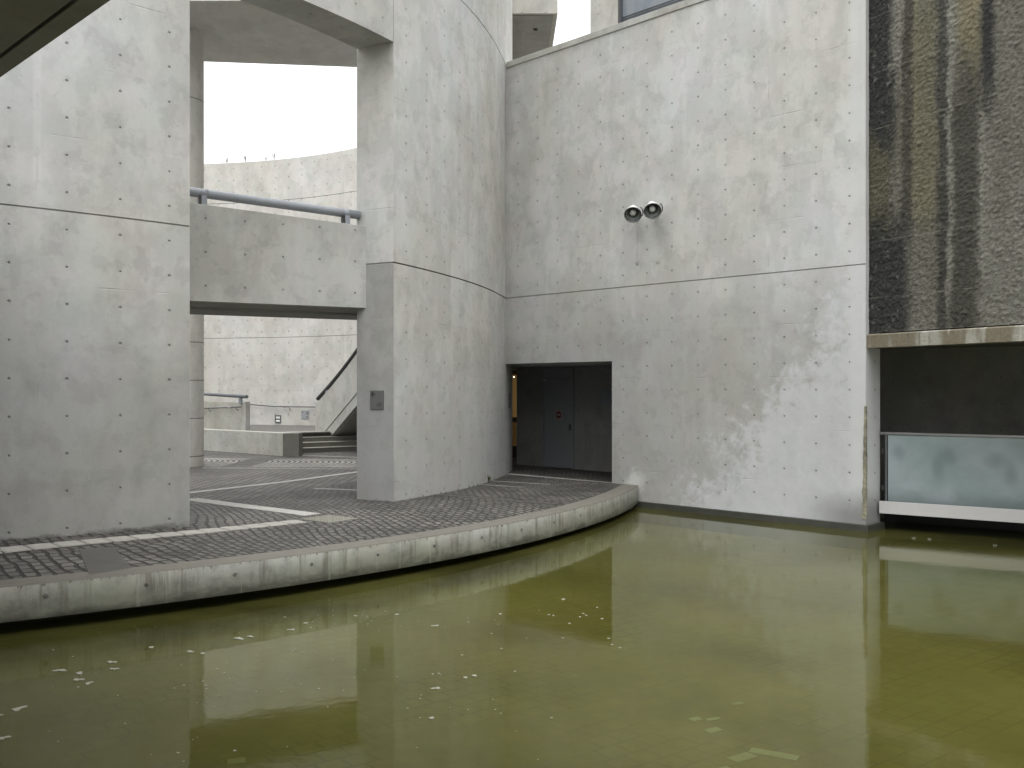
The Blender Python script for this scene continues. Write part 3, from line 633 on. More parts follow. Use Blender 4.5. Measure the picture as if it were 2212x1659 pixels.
for k in range(33):
    (w0, j0), (w1_, j1) = wl[k], wl[k + 1]
    f0 = [(*mwall(ML - w0, -.009), zz[k]), (*mwall(ML + .012 + j0, -.009), zz[k]), (*mwall(ML + .012 + j1, -.009), zz[k + 1]), (*mwall(ML - w1_, -.009), zz[k + 1])]
    b0 = [(*mwall(ML - w0 - .006, .004), zz[k]), (*mwall(ML + .012 + j0, .03), zz[k]), (*mwall(ML + .012 + j1, .03), zz[k + 1]), (*mwall(ML - w1_ - .006, .004), zz[k + 1])]
    es.face(f0); es.face([f0[1], b0[1], b0[2], f0[2]]); es.face([b0[0], f0[0], f0[3], b0[3]])
    if k == 0: es.face([b0[0], b0[1], f0[1], f0[0]])
    if k == 32: es.face([f0[3], f0[2], b0[2], b0[3]])
es.build("peeling_edge", mat_moss, mt)
for s_, z_ in ((3.80, 4.74), (4.30, 4.72)):
    f_ = Vector((*mwall(s_, 0.0), z_)); zax = Vector((-MN.x, -MN.y, 0)); Mx = zax.to_track_quat('Z', 'Y').to_matrix().to_4x4(); Mx.translation = f_
    MB().lathe([(0.0, 0.001), (0.05, 0.001), (0.052, 0.0)], Mx, 20).build("conduit_plug", mat_bridge, mt)

# porch behind the doorway
pt = thing("entrance_porch", (*mwall(1.6, 1.3), 0.385), "dark concrete porch recessed behind the doorway of the flat wall", "porch")
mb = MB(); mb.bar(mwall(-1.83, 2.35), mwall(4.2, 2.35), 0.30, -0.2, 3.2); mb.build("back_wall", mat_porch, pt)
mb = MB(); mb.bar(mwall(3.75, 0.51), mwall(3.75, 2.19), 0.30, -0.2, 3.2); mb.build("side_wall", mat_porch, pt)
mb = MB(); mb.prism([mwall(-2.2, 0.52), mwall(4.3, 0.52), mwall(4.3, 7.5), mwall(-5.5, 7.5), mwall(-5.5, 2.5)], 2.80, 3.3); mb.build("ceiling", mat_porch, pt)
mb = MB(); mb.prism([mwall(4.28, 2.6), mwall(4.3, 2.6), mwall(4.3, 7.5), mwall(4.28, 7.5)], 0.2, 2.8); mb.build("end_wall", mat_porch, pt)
th_ = MB(); th_.prism([mwall(0.06, 0.02), mwall(OS - 0.01, 0.02), mwall(OS - 0.01, 0.20), mwall(0.06, 0.20)], 0.2, 0.398)
tag(th_.build("door_threshold", mat_band), "pale worn stone threshold across the dark doorway", "threshold")
# steel door
def mface(s, d, z): x, y = mwall(s, d); return (x, y, z)
def mbox(mb_, s0, s1, d0, d1, z0, z1): return mb_.prism([mwall(s0, d0), mwall(s1, d0), mwall(s1, d1), mwall(s0, d1)], z0, z1)
dt = thing("steel_door", mface(-0.377, 2.18, 0.385), "grey blue steel door in the back of the dark porch", "door")
mb = MB(); mbox(mb, -0.83, 0.10, 2.165, 2.188, 0.40, 2.53); mb.build("door_leaf", mat_door, dt, 0.004)
mb = MB(); mbox(mb, -0.885, -0.845, 2.15, 2.199, 0.385, 2.79); mbox(mb, 0.115, 0.14, 2.15, 2.199, 0.385, 2.79); mb.build("door_frame", mat_door, dt)
mb = MB(); mbox(mb, -0.84, 0.11, 2.16, 2.188, 2.55, 2.79); mb.build("transom", mat_door, dt)
mb = MB(); mbox(mb, -0.83, -0.74, 2.12, 2.164, 2.48, 2.52); mb.build("door_closer", mat_steel, dt)
mb = MB(); mbox(mb, 0.03, 0.055, 2.12, 2.164, 1.30, 1.45); mb.build("door_handle", mat_dgalv, dt)
sg = thing("no_entry_sign", mface(-0.346, 2.16, 1.665), "small square no entry sign with red disc on the steel door", "sign")
mb = MB(); mbox(mb, -0.455, -0.235, 2.158, 2.1645, 1.54, 1.79); mb.build("plate", mat_signw, sg)
zax = Vector((-MN.x, -MN.y, 0)); Mx = zax.to_track_quat('Z', 'Y').to_matrix().to_4x4(); Mx.translation = Vector(mface(-0.345, 2.157, 1.665))
MB().lathe([(0.0, 0.002), (0.088, 0.002), (0.09, 0.0)], Mx, 28).build("red_disc", mat_red, sg)
mb = MB(); mbox(mb, -0.405, -0.285, 2.150, 2.1545, 1.645, 1.685); mb.build("white_bar", mat_signw, sg)
mb = MB(); mbox(mb, 0.98, 1.30, 2.185, 2.198, 1.90, 2.28); tag(mb.build("notice_sheet", plain("blue grey notice", (0.155, 0.175, 0.195), 0.4, 0, 0.15, 8)), "pale bluish notice sheet on the porch wall beyond the steel door", "notice")
# lit room beyond the porch
wt = thing("lit_window", (0.2, 27.5, 0.385), "amber lit interior glimpsed through the narrow gap at the left of the porch", "window")
mb = MB(); mb.box((0.3, 27.5, 2.08), (1.9, 0.04, 1.20)); mb.build("pane", mat_amber, wt)
mb = MB(); mb.box((0.3, 27.5, 1.02), (1.9, 0.04, 0.70)); mb.build("pane", mat_amber2, wt)
mb = MB(); mb.box((0.3, 27.47, 1.425), (1.9, 0.08, 0.14)); mb.box((0.3, 27.47, 2.74), (1.9, 0.08, 0.12)); mb.box((0.3, 27.47, 0.5), (1.9, 0.08, 0.38)); mb.box((1.6, 27.5, 1.6), (0.8, 0.1, 2.6)); mb.box((-0.9, 27.5, 1.6), (0.5, 0.1, 2.6)); mb.build("window_frame", plain("dark brown frame", (0.05, 0.035, 0.02), 0.5), wt)
mb = MB(); Mx = Matrix.Translation((0.055, 27.40, 2.62)); mb.lathe([(0, -0.02), (0.015, -0.014), (0.02, 0), (0.015, 0.014), (0, 0.02)], Mx, 16)
tag(mb.build("downlight", mat_bulb), "tiny lit lamp shining inside the amber room", "lamp")
# intercom on the pier beside the doorway
si = radians(-3.4) * DR
ic = MB()
ic.prism([drum(si - 0.045, -0.03), drum(si + 0.045, -0.03), drum(si + 0.045, 0.01), drum(si - 0.045, 0.01)], 1.85, 2.20)
tag(ic.build("intercom_panel", mat_black, bevel=0.004), "narrow black intercom panel on the curved wall by the doorway", "intercom")

# ------------------------------------------------------------------ floodlights
def floodlight(s, d, z, label, yaw):
    x, y = mwall(s, d); c = Vector((x, y, z)); base = Vector((*mwall(s - 0.22, 0), z + 0.03))
    t = thing("floodlight", tuple(base), label, "floodlight", "floodlights on the flat wall")
    ax = Vector((-0.12 + yaw, -0.80, -0.60)).normalized(); Mx = ax.to_track_quat('Z', 'Y').to_matrix().to_4x4(); Mx.translation = c
    R = 0.158
    MB().lathe([(R + .006, 0.0), (R, -0.03), (R * .93, -0.09), (R * .72, -0.17), (R * .45, -0.22), (R * .36, -0.23), (R * .36, -0.31), (R * .25, -0.33), (0, -0.33)], Mx).build("bell_shade", mat_lamp, t)
    MB().lathe([(R + .008, 0.004), (R + .012, -0.012), (R + .006, -0.022)], Mx).build("rim", mat_steel, t)
    MB().lathe([(R - .004, 0.0), (R - .010, -0.045), (R * .66, -0.15), (R * .5, -0.19), (0, -0.19)], Mx).build("reflector", mat_lampin, t)
    MB().lathe([(R - .008, -0.02), (R * .84, -0.024), (R * .84, -0.034), (R - .008, -0.034)], Mx).build("inner_ring", mat_dgalv, t)
    MB().lathe([(0.0, -0.05), (0.045, -0.06), (0.062, -0.09), (0.058, -0.13), (0.05, -0.17), (0.04, -0.185)], Mx, 24).build("bulb", plain("frosted bulb", (0.66, 0.68, 0.66), 0.35, 0, 0.05), t)
    MB().lathe([(0.066, -0.105), (0.080, -0.11), (0.080, -0.15), (0.062, -0.155)], Mx, 24).build("socket", mat_dgalv, t)
    side = Mx.to_3x3() @ Vector((1, 0, 0)); side = side if side.x > 0 else -side; up = ax.cross(side); up = up if up.z > 0 else -up
    pts = [c + side * (R * 1.02) + up * (-.03) - ax * .03]
    for k in range(9):
        a = -0.9 + 2.2 * k / 8; pts.append(c - ax * 0.10 + side * (R * (0.75 + 0.45 * cos(a))) + up * (0.11 * sin(a)))
    MB().tube([tuple(p) for p in pts], 0.011, 8).build("yoke", mat_dgalv, t)
    back = c - ax * 0.22
    MB().tube([tuple(back + side * .03), tuple(base + Vector((-MN.x, -MN.y, 0)) * .06), tuple(base)], 0.022, 10).build("arm", mat_steel, t)
    zx = Vector((-MN.x, -MN.y, 0)); My = zx.to_track_quat('Z', 'Y').to_matrix().to_4x4(); My.translation = base
    MB().lathe([(0.0, 0.02), (0.06, 0.02), (0.07, 0.0)], My, 20).build("wall_plate", mat_steel, t)
    return t
floodlight(4.03, -0.42, 5.60, "bell shaped white floodlight nearer the doorway, the lower one of the pair", 0.0)
floodlight(4.50, -0.42, 5.61, "bell shaped white floodlight farther from the doorway, the higher one of the pair", 0.06)

# ------------------------------------------------------------------ storey above and the box beyond
ut = thing("upper_storey", (*mwall(2.0, 1.4), 9.4), "set back upper storey with pale pier and long grey glazing above the flat wall", "building")
mb = MB(); mbox(mb, 1.518, 2.30, 1.2, 1.7, 9.2, 14.5); mb.build("pier", mat_upper, ut)
mb = MB(); mbox(mb, 2.36, 10.0, 1.30, 1.36, 9.2, 14.5); mb.build("window", mat_window, ut)
mb = MB(); mbox(mb, 2.302, 2.358, 1.215, 1.40, 9.2, 14.5); mb.build("window_frame", mat_dgalv, ut)
mb = MB(); mbox(mb, 2.36, 10.0, 1.285, 1.298, 10.245, 10.262); mbox(mb, 2.36, 10.0, 1.285, 1.298, 10.195, 10.212); mb.build("glazing_bar", mat_dgalv, ut)
mb = MB(); mbox(mb, 1.3, 10.0, 0.52, 1.19, 9.0, 9.3); mb.build("roof_ledge", mat_conc, ut)
rb = thing("roof_box", (0.4, 27, 9.5 + EYE), "cantilevered concrete box with a dark underside, seen over the flat wall", "building")
mb = MB(); mb.prism([(-1.2, 24.9), (1.16, 24.9), (1.10, 30.0), (-1.2, 30.0)], 9.5 + EYE, 15.5); mb.build("box_shell", mat_upper, rb)
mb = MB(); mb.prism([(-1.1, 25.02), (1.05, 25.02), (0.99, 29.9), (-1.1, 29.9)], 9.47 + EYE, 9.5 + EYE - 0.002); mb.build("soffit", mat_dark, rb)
Mx = Matrix.Translation((0.62, 25.9, 9.465 + EYE)); MB().lathe([(0.0, -0.03), (0.05, -0.03), (0.06, 0.0)], Mx, 16).build("drain_outlet", mat_black, rb)

# ------------------------------------------------------------------ rough stained wall and the recess with the balustrade
D0 = Vector((5.75, 15.85)); DD = Vector((0.478, -0.878)); DN = Vector((0.878, 0.478))
def dw(s, d): p = D0 + DD * s + DN * d; return (p.x, p.y)
rt = thing("rough_wall", (*dw(2, 0.15), 2.95), "dark rough textured wall streaked black and ochre above the recess", "wall")
from mathutils import noise as mnoise
def rough_d(s, z):
    if z <= 3.2: return 0.0
    a_ = mnoise.noise(Vector((s * 15, z * 19, 1.7))); b_ = mnoise.noise(Vector((s * 34, z * 40, 5.1))); c_ = mnoise.noise(Vector((s * 2.2, z * 2.2, 9.3)))
    return -(abs(a_) * 0.030 + b_ * 0.010 + c_ * 0.012) + 0.012
mb = MB(); gridwall(mb, [0.0, 22.0], [(3.19, 0.02), (12.0, 0.02)], 0.30, dw, lambda s, v: v)  # run lengthened out of view to block low sky on the right
NS, NZ = 150, 270; S1, Z0, Z1 = 3.3, 3.19, 8.9
vs = [[mb.bm.verts.new((*dw(S1 * i / NS, rough_d(S1 * i / NS, Z0 + (Z1 - Z0) * j / NZ) + (0.0 if i else 0.01)), Z0 + (Z1 - Z0) * j / NZ)) for j in range(NZ + 1)] for i in range(NS + 1)]
for i in range(NS):
    for j in range(NZ):
        f_ = mb.bm.faces.new((vs[i][j], vs[i + 1][j], vs[i + 1][j + 1], vs[i][j + 1])); f_.smooth = True
        for l_, (ii, jj) in zip(f_.loops, ((i, j), (i + 1, j), (i + 1, j + 1), (i, j + 1))): l_[mb.uvl].uv = (S1 * ii / NS, Z0 + (Z1 - Z0) * jj / NZ)
mb.build("render_face", mat_rough, rt)
mb = MB(); gridwall(mb, [-0.035, 22.0], [(2.95, -0.06), (3.15, -0.06), (3.17, -0.02)], 0.28, dw, lambda s, v: v); mb.build("ledge", mat_ledge, rt)
GD = Vector((0.822, -0.570)); GN = Vector((0.570, 0.822)); G0 = Vector((5.98, 16.0))
def gw(s, d): p = G0 + GD * s + GN * d; return (p.x, p.y)
qt = thing("wall_recess", (*gw(1, 1.0), 0.3), "deep dark recess under the rough wall behind the glass balustrade", "recess")
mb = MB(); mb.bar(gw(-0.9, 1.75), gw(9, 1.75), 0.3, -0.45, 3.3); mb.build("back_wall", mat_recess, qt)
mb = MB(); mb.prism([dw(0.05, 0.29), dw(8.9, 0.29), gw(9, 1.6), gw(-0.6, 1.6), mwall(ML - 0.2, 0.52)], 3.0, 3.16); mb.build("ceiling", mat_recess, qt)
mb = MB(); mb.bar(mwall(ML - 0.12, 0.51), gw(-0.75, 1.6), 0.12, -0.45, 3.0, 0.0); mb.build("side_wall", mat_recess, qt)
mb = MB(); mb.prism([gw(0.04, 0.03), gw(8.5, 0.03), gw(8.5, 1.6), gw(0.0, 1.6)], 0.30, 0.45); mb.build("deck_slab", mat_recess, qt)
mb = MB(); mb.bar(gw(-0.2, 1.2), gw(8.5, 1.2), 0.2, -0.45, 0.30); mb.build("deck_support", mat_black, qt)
bt = thing("glass_balustrade", (*gw(1.5, 0.0), 0.27), "frosted glass balustrade with steel handrail and pale fascia above the water", "balustrade")
mb = MB(); mb.bar(gw(0.0, 0.0), gw(8.5, 0.0), 0.03, 0.27, 0.47); mb.build("fascia", mat_white, bt, 0.004)
mb = MB()
g0, g1, = 0.12, 5.2
def gp(s, d, z): return (*gw(s, d), z)
mb.face([gp(g0, .06, .46), gp(g1, .06, .46), gp(g1, .06, 1.54), gp(g0, .06, 1.54)], [(0, .46), (g1 - g0, .46), (g1 - g0, 1.54), (0, 1.54)])
mb.face([gp(g0, .075, .46), gp(g0, .075, 1.54), gp(g1, .075, 1.54), gp(g1, .075, .46)], [(0, .46), (0, 1.54), (g1 - g0, 1.54), (g1 - g0, .46)])
for a, c in (((g0, .46), (g0, 1.54)), ((g1, .46), (g1, 1.54)), ((g0, 1.54), (g1, 1.54))):
    mb.face([gp(a[0], .06, a[1]), gp(c[0], .06, c[1]), gp(c[0], .075, c[1]), gp(a[0], .075, a[1])], [(0, 1), (0, 1), (0, 1), (0, 1)])
mb.build("glass_panel", mat_frost, bt)
mb = MB(); mb.tube([gp(0.0, .065, 1.565), gp(8.5, .065, 1.565)], 0.024, 16); mb.build("handrail", mat_steel, bt)
mb = MB(); mb.box(gp(0.085, .065, 1.01), (0.022, 0.03, 1.10)); mb.build("post", mat_dgalv, bt)
mb = MB(); mb.box(gp(0.03, .10, 1.28), (0.05, 0.04, 0.08)); mb.build("clamp", mat_black, bt)
mb = MB(); mb.box(gp(0.03, .10, 0.68), (0.05, 0.04, 0.08)); mb.build("clamp", mat_black, bt)

# ------------------------------------------------------------------ bridge through the gap
pe_ = Vector(drum(SA, 0.56)); BB = pe_ + (pe_ - Vector((-4.95, 15.0))).normalized() * 0.06; BA = Vector((-4.95, 15.0)) + (Vector((-4.95, 15.0)) - BB).normalized() * 3.4; bd = (BB - BA).normalized(); bn = Vector((-bd.y, bd.x))
def bz(x): return 2.70 + EYE - 0.057 * (x + 2.468)          # parapet top, falling to the right
bt_ = thing("footbridge", (-4.6, 16.0, 1.336 + EYE), "concrete footbridge crossing the opening between the two curved walls", "bridge")
mb = MB(); L_ = (BB - BA).length
A0, A1 = BA, BB
n_ = [A0, A1, A1 + bn * .22, A0 + bn * .22]
bot = [(v.x, v.y, 1.336 + EYE) for v in n_]; top = [(v.x, v.y, bz(v.x)) for v in n_]
sl = [0, L_, L_ + .22, .22]
for i in range(4):
    j = (i + 1) % 4; ua = -sl[i] if i == 2 else sl[i]; 
    uu = {0: (0 - L_, 0.0), 1: (0, .22), 2: (.22, .22 + L_), 3: (-.22, 0)}[i]
    mb.face([bot[i], bot[j], top[j], top[i]], [(uu[0], 0), (uu[1], 0), (uu[1], top[j][2] - bot[j][2]), (uu[0], top[i][2] - bot[i][2])])
mb.face(top); mb.face(list(reversed(bot)))
mb.build("parapet", mat_bridge, bt_, 0.006)
q = [A0 + bn * .225, A1 + bn * .225 - bd * .06, A1 + bn * 2.2 + bd * 1.8, A0 + bn * 2.2]
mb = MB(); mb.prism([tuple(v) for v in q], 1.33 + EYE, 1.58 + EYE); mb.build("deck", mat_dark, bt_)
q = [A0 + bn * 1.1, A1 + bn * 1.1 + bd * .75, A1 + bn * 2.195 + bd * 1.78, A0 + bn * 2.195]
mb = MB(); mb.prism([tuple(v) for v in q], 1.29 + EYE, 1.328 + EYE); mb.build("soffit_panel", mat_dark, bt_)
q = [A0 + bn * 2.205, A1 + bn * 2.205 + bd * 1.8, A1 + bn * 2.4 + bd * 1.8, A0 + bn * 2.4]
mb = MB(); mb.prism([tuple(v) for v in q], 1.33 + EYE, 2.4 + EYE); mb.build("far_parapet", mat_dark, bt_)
def railp(t, off, dz): v = BA + bd * t + bn * off; return (v.x, v.y, bz(v.x) + dz)
hr = thing("pipe_handrail", railp(L_ / 2, .11, 0), "thick galvanised pipe handrail along the footbridge parapet", "handrail", "thick pipe handrails")
mb = MB(); mb.tube([railp(t, .11, .185) for t in frange(0.3, L_ - 0.14, 12)], 0.071, 24); mb.build("pipe", mat_galv, hr)
for t in (L_ - 2.36 - 0.30, L_ - 0.36):
    mb = MB(); v = Vector(railp(t, .11, 0.06)); ang = atan2(bd.y, bd.x); mb.box(tuple(v), (0.085, 0.13, 0.17), Matrix.Rotation(ang, 4, 'Z')); mb.build("bracket", mat_galv, hr, 0.004)
    mb = MB(); v = Vector(railp(t - 0.062, .11, 0.06)); mb.box(tuple(v), (0.03, 0.12, 0.16), Matrix.Rotation(ang, 4, 'Z')); mb.build("rubber_pad", mat_black, hr)
    mb = MB(); mb.tube([railp(t - .06, .11, .185), railp(t + .06, .11, .185)], 0.0735, 24); mb.build("collar", mat_galv, hr)

# ------------------------------------------------------------------ roof ring, round column
mb = MB()
mb.prism([(-20, 21.5), (-5.0, 21.5), (-1.9, 21.5), (-1.6, 26.24), (-20, 24.13)], 8.48 + EYE, 9.0 + EYE)
tag(mb.build("roof_slab", concrete("concrete roof slab", (0.53, 0.522, 0.50), None, (1.8, 0.3, 0.9, 0.1), off=(57, 25), var=0.7), loc=(-7, 23.5, 8.48 + EYE)), "broad flat concrete roof slab seen from below, resting on the round column", "roof")
col = MB(); cc = (-7.94, 23.5); seg = 48; r_ = 0.55
for k in range(seg):
    a0, a1 = 2 * pi * k / seg, 2 * pi * (k + 1) / seg
    zs = [0.3, 3.0, 5.0, 8.48 + EYE]
    for z0, z1 in zip(zs, zs[1:]):
        col.face([(cc[0] + r_ * cos(a0), cc[1] + r_ * sin(a0), z0), (cc[0] + r_ * cos(a1), cc[1] + r_ * sin(a1), z0), (cc[0] + r_ * cos(a1), cc[1] + r_ * sin(a1), z1), (cc[0] + r_ * cos(a0), cc[1] + r_ * sin(a0), z1)],
                 [(a0 * r_, z0), (a1 * r_, z0), (a1 * r_, z1), (a0 * r_, z1)], True)
tag(col.build("round_column", mat_column, loc=(cc[0], cc[1], 0.45)), "tall round concrete column standing just behind the left curved wall", "column")

# ------------------------------------------------------------------ far curved wall
BC = Vector((-13.3, 25.6)); BR = 12.55
def bwall(s, d): th = s / BR; r = BR + d; return (BC.x - r * cos(th + pi) , BC.y + r * sin(pi - th)) if False else (BC.x + r * cos(pi - th), BC.y + r * sin(pi - th))
fw = MB(); gridwall(fw, frange(0.25 * BR, 3.05 * BR, 70), [(-5, 0), (6.76, 0)], 0.5, bwall, lambda s, v: 4.236 + v)
p = bwall(1.75 * BR, 0.2)
tag(fw.build("far_wall", mat_back, loc=(p[0], p[1], 1.0)), "pale curved concrete wall at the far side of the inner court", "wall")

# ------------------------------------------------------------------ upper terrace, steps, low walls
zt = lambda x, y: 1.00 - 0.10 * max(0, min(1, (y - 27) / 9))
mb = MB()
poly = [(-9.4, 29.75), (-6.35, 27.05), (-5.95, 27.05), (-6.45, 28.9), (-4.0, 30.7), (-1.8, 32.3), (-1.8, 38.5), (-14, 39.5), (-22, 39), (-22, 29.75)]
mb.face([(x, y, zt(x, y)) for x, y in poly]); tag(mb.build("terrace_floor", mat_asphalt), kind='structure')
lw_ = MB()
def lowwall(pts, z0, z1, w_):
    lw_.prism(pts, z0, z1)
lowwall([(-9.6, 29.77), (-6.275, 26.91), (-6.06, 27.25), (-9.45, 30.1)], 0.3, 1.071, 0.4)
lowwall([(-22, 30.1), (-22, 29.7), (-9.595, 29.775), (-9.445, 30.105)], 0.3, 1.070, 0.4)
lwt = thing("low_wall", (-7.5, 28.2, 0.45), "low stained concrete retaining wall with squared dark end beside the steps", "wall")
lw_.build("wall_slab", mat_low, lwt)
MB().prism([(-6.27, 26.9), (-5.83, 26.9), (-5.83, 27.4), (-6.05, 27.4)], 0.3, 1.072).build("end_block", concrete("concrete end block", (0.19, 0.185, 0.165), None, None, off=(6, 66)), lwt, 0.006)
sp = thing("steps", (-5.3, 28.8, 0.45), "short flight of dark stained concrete steps rising to the far terrace", "steps")
s0 = Vector((-6.12, 28.1)); sdir = Vector((0.81, 0.586)); sback = Vector((-0.586, 0.81))
for k in range(4):
    a = s0 + sback * (0.33 * k) - sdir * 0.9; c = s0 + sback * (0.33 * k) + sdir * 6.5
    zz0, zz1 = 0.45 + 0.137 * k, 0.45 + 0.137 * (k + 1)
    q = [a, c, c + sback * (1.6 - 0.33 * k), a + sback * (1.6 - 0.33 * k)]
    st = MB().prism([tuple(v) for v in q], (0.3 if k == 0 else zz0 + 0.0005), zz1 - 0.022).build("step", mat_step, sp)
    q = [a - sback * .012, c - sback * .012, c + sback * (1.6 - 0.33 * k), a + sback * (1.6 - 0.33 * k)]
    MB().prism([tuple(v) for v in q], zz1 - 0.0215, zz1).build("tread", mat_stepedge, st)

# far ramp wall with its rails
rw = thing("ramp_wall", (-9.4, 32.1, 1.0), "low concrete ramp wall with a square end post on the far terrace", "wall")
ra = Vector((-8.43, 31.15)); rb_ = Vector((-11.6, 34.1)); rd = (rb_ - ra).normalized(); rn = Vector((-rd.y, rd.x))
if rn.dot(Vector((8, -31))) < 0: rn = -rn
mb = MB(); a = ra + rd * .14; q = [a, rb_, rb_ - rn * .14, a - rn * .14]; mb.prism([tuple(v) for v in q], 0.8, lambda x, y: 1.84 + 0.02 * (y - 31.15)); mb.build("wall_slab", mat_low, rw)
mb = MB(); q = [ra + rn * .012, ra + rd * .139 + rn * .012, ra + rd * .139 - rn * .152, ra - rn * .152]; mb.prism([tuple(v) for v in q], 0.8, 1.875); mb.build("end_post", mat_conc, rw)
r2 = thing("pipe_handrail", (-9.5, 32.2, 1.86), "thick grey pipe handrail above the far ramp wall", "handrail", "thick pipe handrails")
pa = Vector((-8.36, 31.0, 2.037)); pb = Vector((-10.38, 33.0, 2.118)); pe = pb + (pb - pa) * .6
mb = MB(); mb.tube([tuple(pa), tuple(pb), tuple(pe)], 0.054, 18); mb.build("pipe", plain("dull grey steel", (0.13, 0.137, 0.145), 0.7, 0, 0.2, 14, 0, 0.3), r2)
mb = MB(); v = pa + (pb - pa) * .14; mb.box((v.x, v.y + .03, 1.92), (0.11, 0.10, 0.20)); mb.build("bracket", mat_galv, r2)
def thin_rail(name, pts, label, brackets, wall_dir):
    t = thing(name, pts[0], label, "handrail", "thin wall handrails")
    MB().tube(pts, 0.020, 12).build("rail", mat_dgalv, t)
    for p_ in brackets:
        v = Vector(p_); MB().tube([tuple(v), tuple(v + Vector((0, 0, -.07))), tuple(v + Vector((wall_dir[0], wall_dir[1], -.10)))], 0.012, 8).build("bracket", mat_dgalv, t)
    return t
o_ = rn * .09
t1 = thin_rail("thin_handrail", [(-8.55 + o_.x, 31.27 + o_.y, 1.715), (-10.3 + o_.x, 32.9 + o_.y, 1.63), (-11.4 + o_.x, 33.9 + o_.y, 1.60)], "thin dark handrail fixed to the far ramp wall", [(-8.75 + o_.x, 31.45 + o_.y, 1.705), (-9.98 + o_.x, 32.6 + o_.y, 1.645)], (-o_.x, -o_.y))
MB().tube([(-8.95 + o_.x, 31.63 + o_.y, 1.697), (-9.10 + o_.x, 31.78 + o_.y, 1.69)], 0.026, 12).build("braille_sleeve", mat_signw, t1)
def bw(s, d, z): x, y = bwall(s, d); return (x, y, z)
def s_at(px): # arc position whose x equals px on the far wall (right half)
    return BR * (pi - math.acos((px - BC.x) / BR))
sR = s_at(-6.4)
t2 = thin_rail("thin_handrail", [bw(s_at(-10.2), -.10, 1.70), bw(s_at(-9.0), -.10, 1.615), bw(s_at(-7.5), -.10, 1.61), bw(s_at(-5.2), -.10, 1.61)], "thin dark handrail along the foot of the far curved wall", [bw(s_at(-8.35), -.10, 1.61)], (0.03, 0.09))
MB().tube([bw(s_at(-8.62), -.10, 1.61), bw(s_at(-8.42), -.10, 1.61)], 0.027, 12).build("braille_sleeve", mat_signw, t2)
# wall light and information plate on the far wall
def wall_frame(s): 
    p_ = Vector(bwall(s, 0)); inn = (BC - p_).normalized(); tan = Vector((inn.y, -inn.x)); tan = tan if tan.x > 0 else -tan; return p_, inn, tan
def wbox(mb_, s, x0, x1, z0, z1, d0, d1):
    p_, inn, tan = wall_frame(s); q_ = [p_ + tan * x0 + inn * d1, p_ + tan * x1 + inn * d1, p_ + tan * x1 + inn * d0, p_ + tan * x0 + inn * d0]
    return mb_.prism([tuple(v) for v in q_], z0, z1)
sl_ = s_at(-8.88); p_, inn, tan = wall_frame(sl_)
wl = thing("wall_light", (p_.x, p_.y, 1.12), "small louvred step light set low in the far curved wall", "light")
mb = MB(); wbox(mb, sl_, -.13, .13, .99, 1.03, 0, .03); wbox(mb, sl_, -.13, .13, 1.24, 1.28, 0, .03); wbox(mb, sl_, -.13, -.095, 1.03, 1.24, 0, .03); wbox(mb, sl_, .095, .13, 1.03, 1.24, 0, .03); mb.build("frame", mat_dgalv, wl)
for z0, z1 in ((1.035, 1.105), (1.155, 1.235)): wbox(MB(), sl_, -.09, .09, z0, z1, 0, .02).build("louvre", mat_lamp, wl)
wbox(MB(), sl_, -.09, .09, 1.108, 1.152, 0, .01).build("slot", mat_black, wl)
ss_ = s_at(-7.75); p_, inn, tan = wall_frame(ss_)
sp2 = thing("direction_sign", (p_.x, p_.y, 1.3), "square grey sign plate with two arrows on the far curved wall", "sign", "grey direction signs")
wbox(MB(), ss_, -.18, .18, 1.16, 1.47, 0.0, .022).build("plate", mat_sign2, sp2)
for x_ in (-.13, .09):
    mb = MB(); wbox(mb, ss_, x_, x_ + .05, 1.405, 1.417, .023, .026); wbox(mb, ss_, x_, x_ + .015, 1.39, 1.432, .023, .026); mb.build("arrow", mat_ink, sp2)
for z_ in (1.355, 1.33, 1.235, 1.21): 
    wbox(MB(), ss_, .06, .16, z_, z_ + .012, .023, .026).build("lettering", mat_ink2, sp2)

# ------------------------------------------------------------------ sloping stair behind the pier
st0 = Vector((-6.1, 30.5)); sr = Vector((0.60, -0.80)); sn = Vector((0.80, 0.60))
def sp_(t, d, z): v = st0 + sr * t + sn * d; return (v.x, v.y, z)
stt = thing("stair", sp_(1.0, 0.8, 0.85), "concrete stair with sloping solid parapet climbing behind the pier", "stair")
def tz_top(t): return -.49 + .5507 * t + .030 * t * (t - 2.66) + EYE
def tz_bot(t): return -1.45 + .576 * (t - 1.0) + EYE
def sprism(poly, d0, d1):
    mb_ = MB(); f0 = [sp_(t, d0, z) for t, z in poly]; f1 = [sp_(t, d1, z) for t, z in poly]; n = len(poly)
    mb_.face(f0, [(t, z) for t, z in poly]); mb_.face(list(reversed(f1)), [(t, z) for t, z in reversed(poly)])
    for i in range(n):
        j = (i + 1) % n; mb_.face([f0[i], f1[i], f1[j], f0[j]])
    return mb_
TE = 5.2; g = 0.33
gz = lambda t: tz_bot(t) + g
sprism([(0, 0.90), (0.62, 0.90), (0.62, gz(0.62) + .012), (TE, gz(TE) + .012)] + [(TE * (1 - k / 10), tz_top(TE * (1 - k / 10))) for k in range(11)], 0, .18).build("parapet", concrete("concrete stair", (0.40, 0.395, 0.375), (0.6, 0.35, 0.45, 0.2), None, off=(95, 7)), stt)
sprism([(0.62, 0.90), (0.80, 0.87), (1.0, tz_bot(1.0)), (TE, tz_bot(TE)), (TE, gz(TE)), (0.63, gz(0.63))], .022, .18).build("stringer", mat_conc, stt)
sprism([(1.0, tz_bot(1.0)), (TE, tz_bot(TE)), (TE, gz(TE)), (1.0, gz(1.0))], .182, 2.0).build("flight_slab", mat_dark, stt)
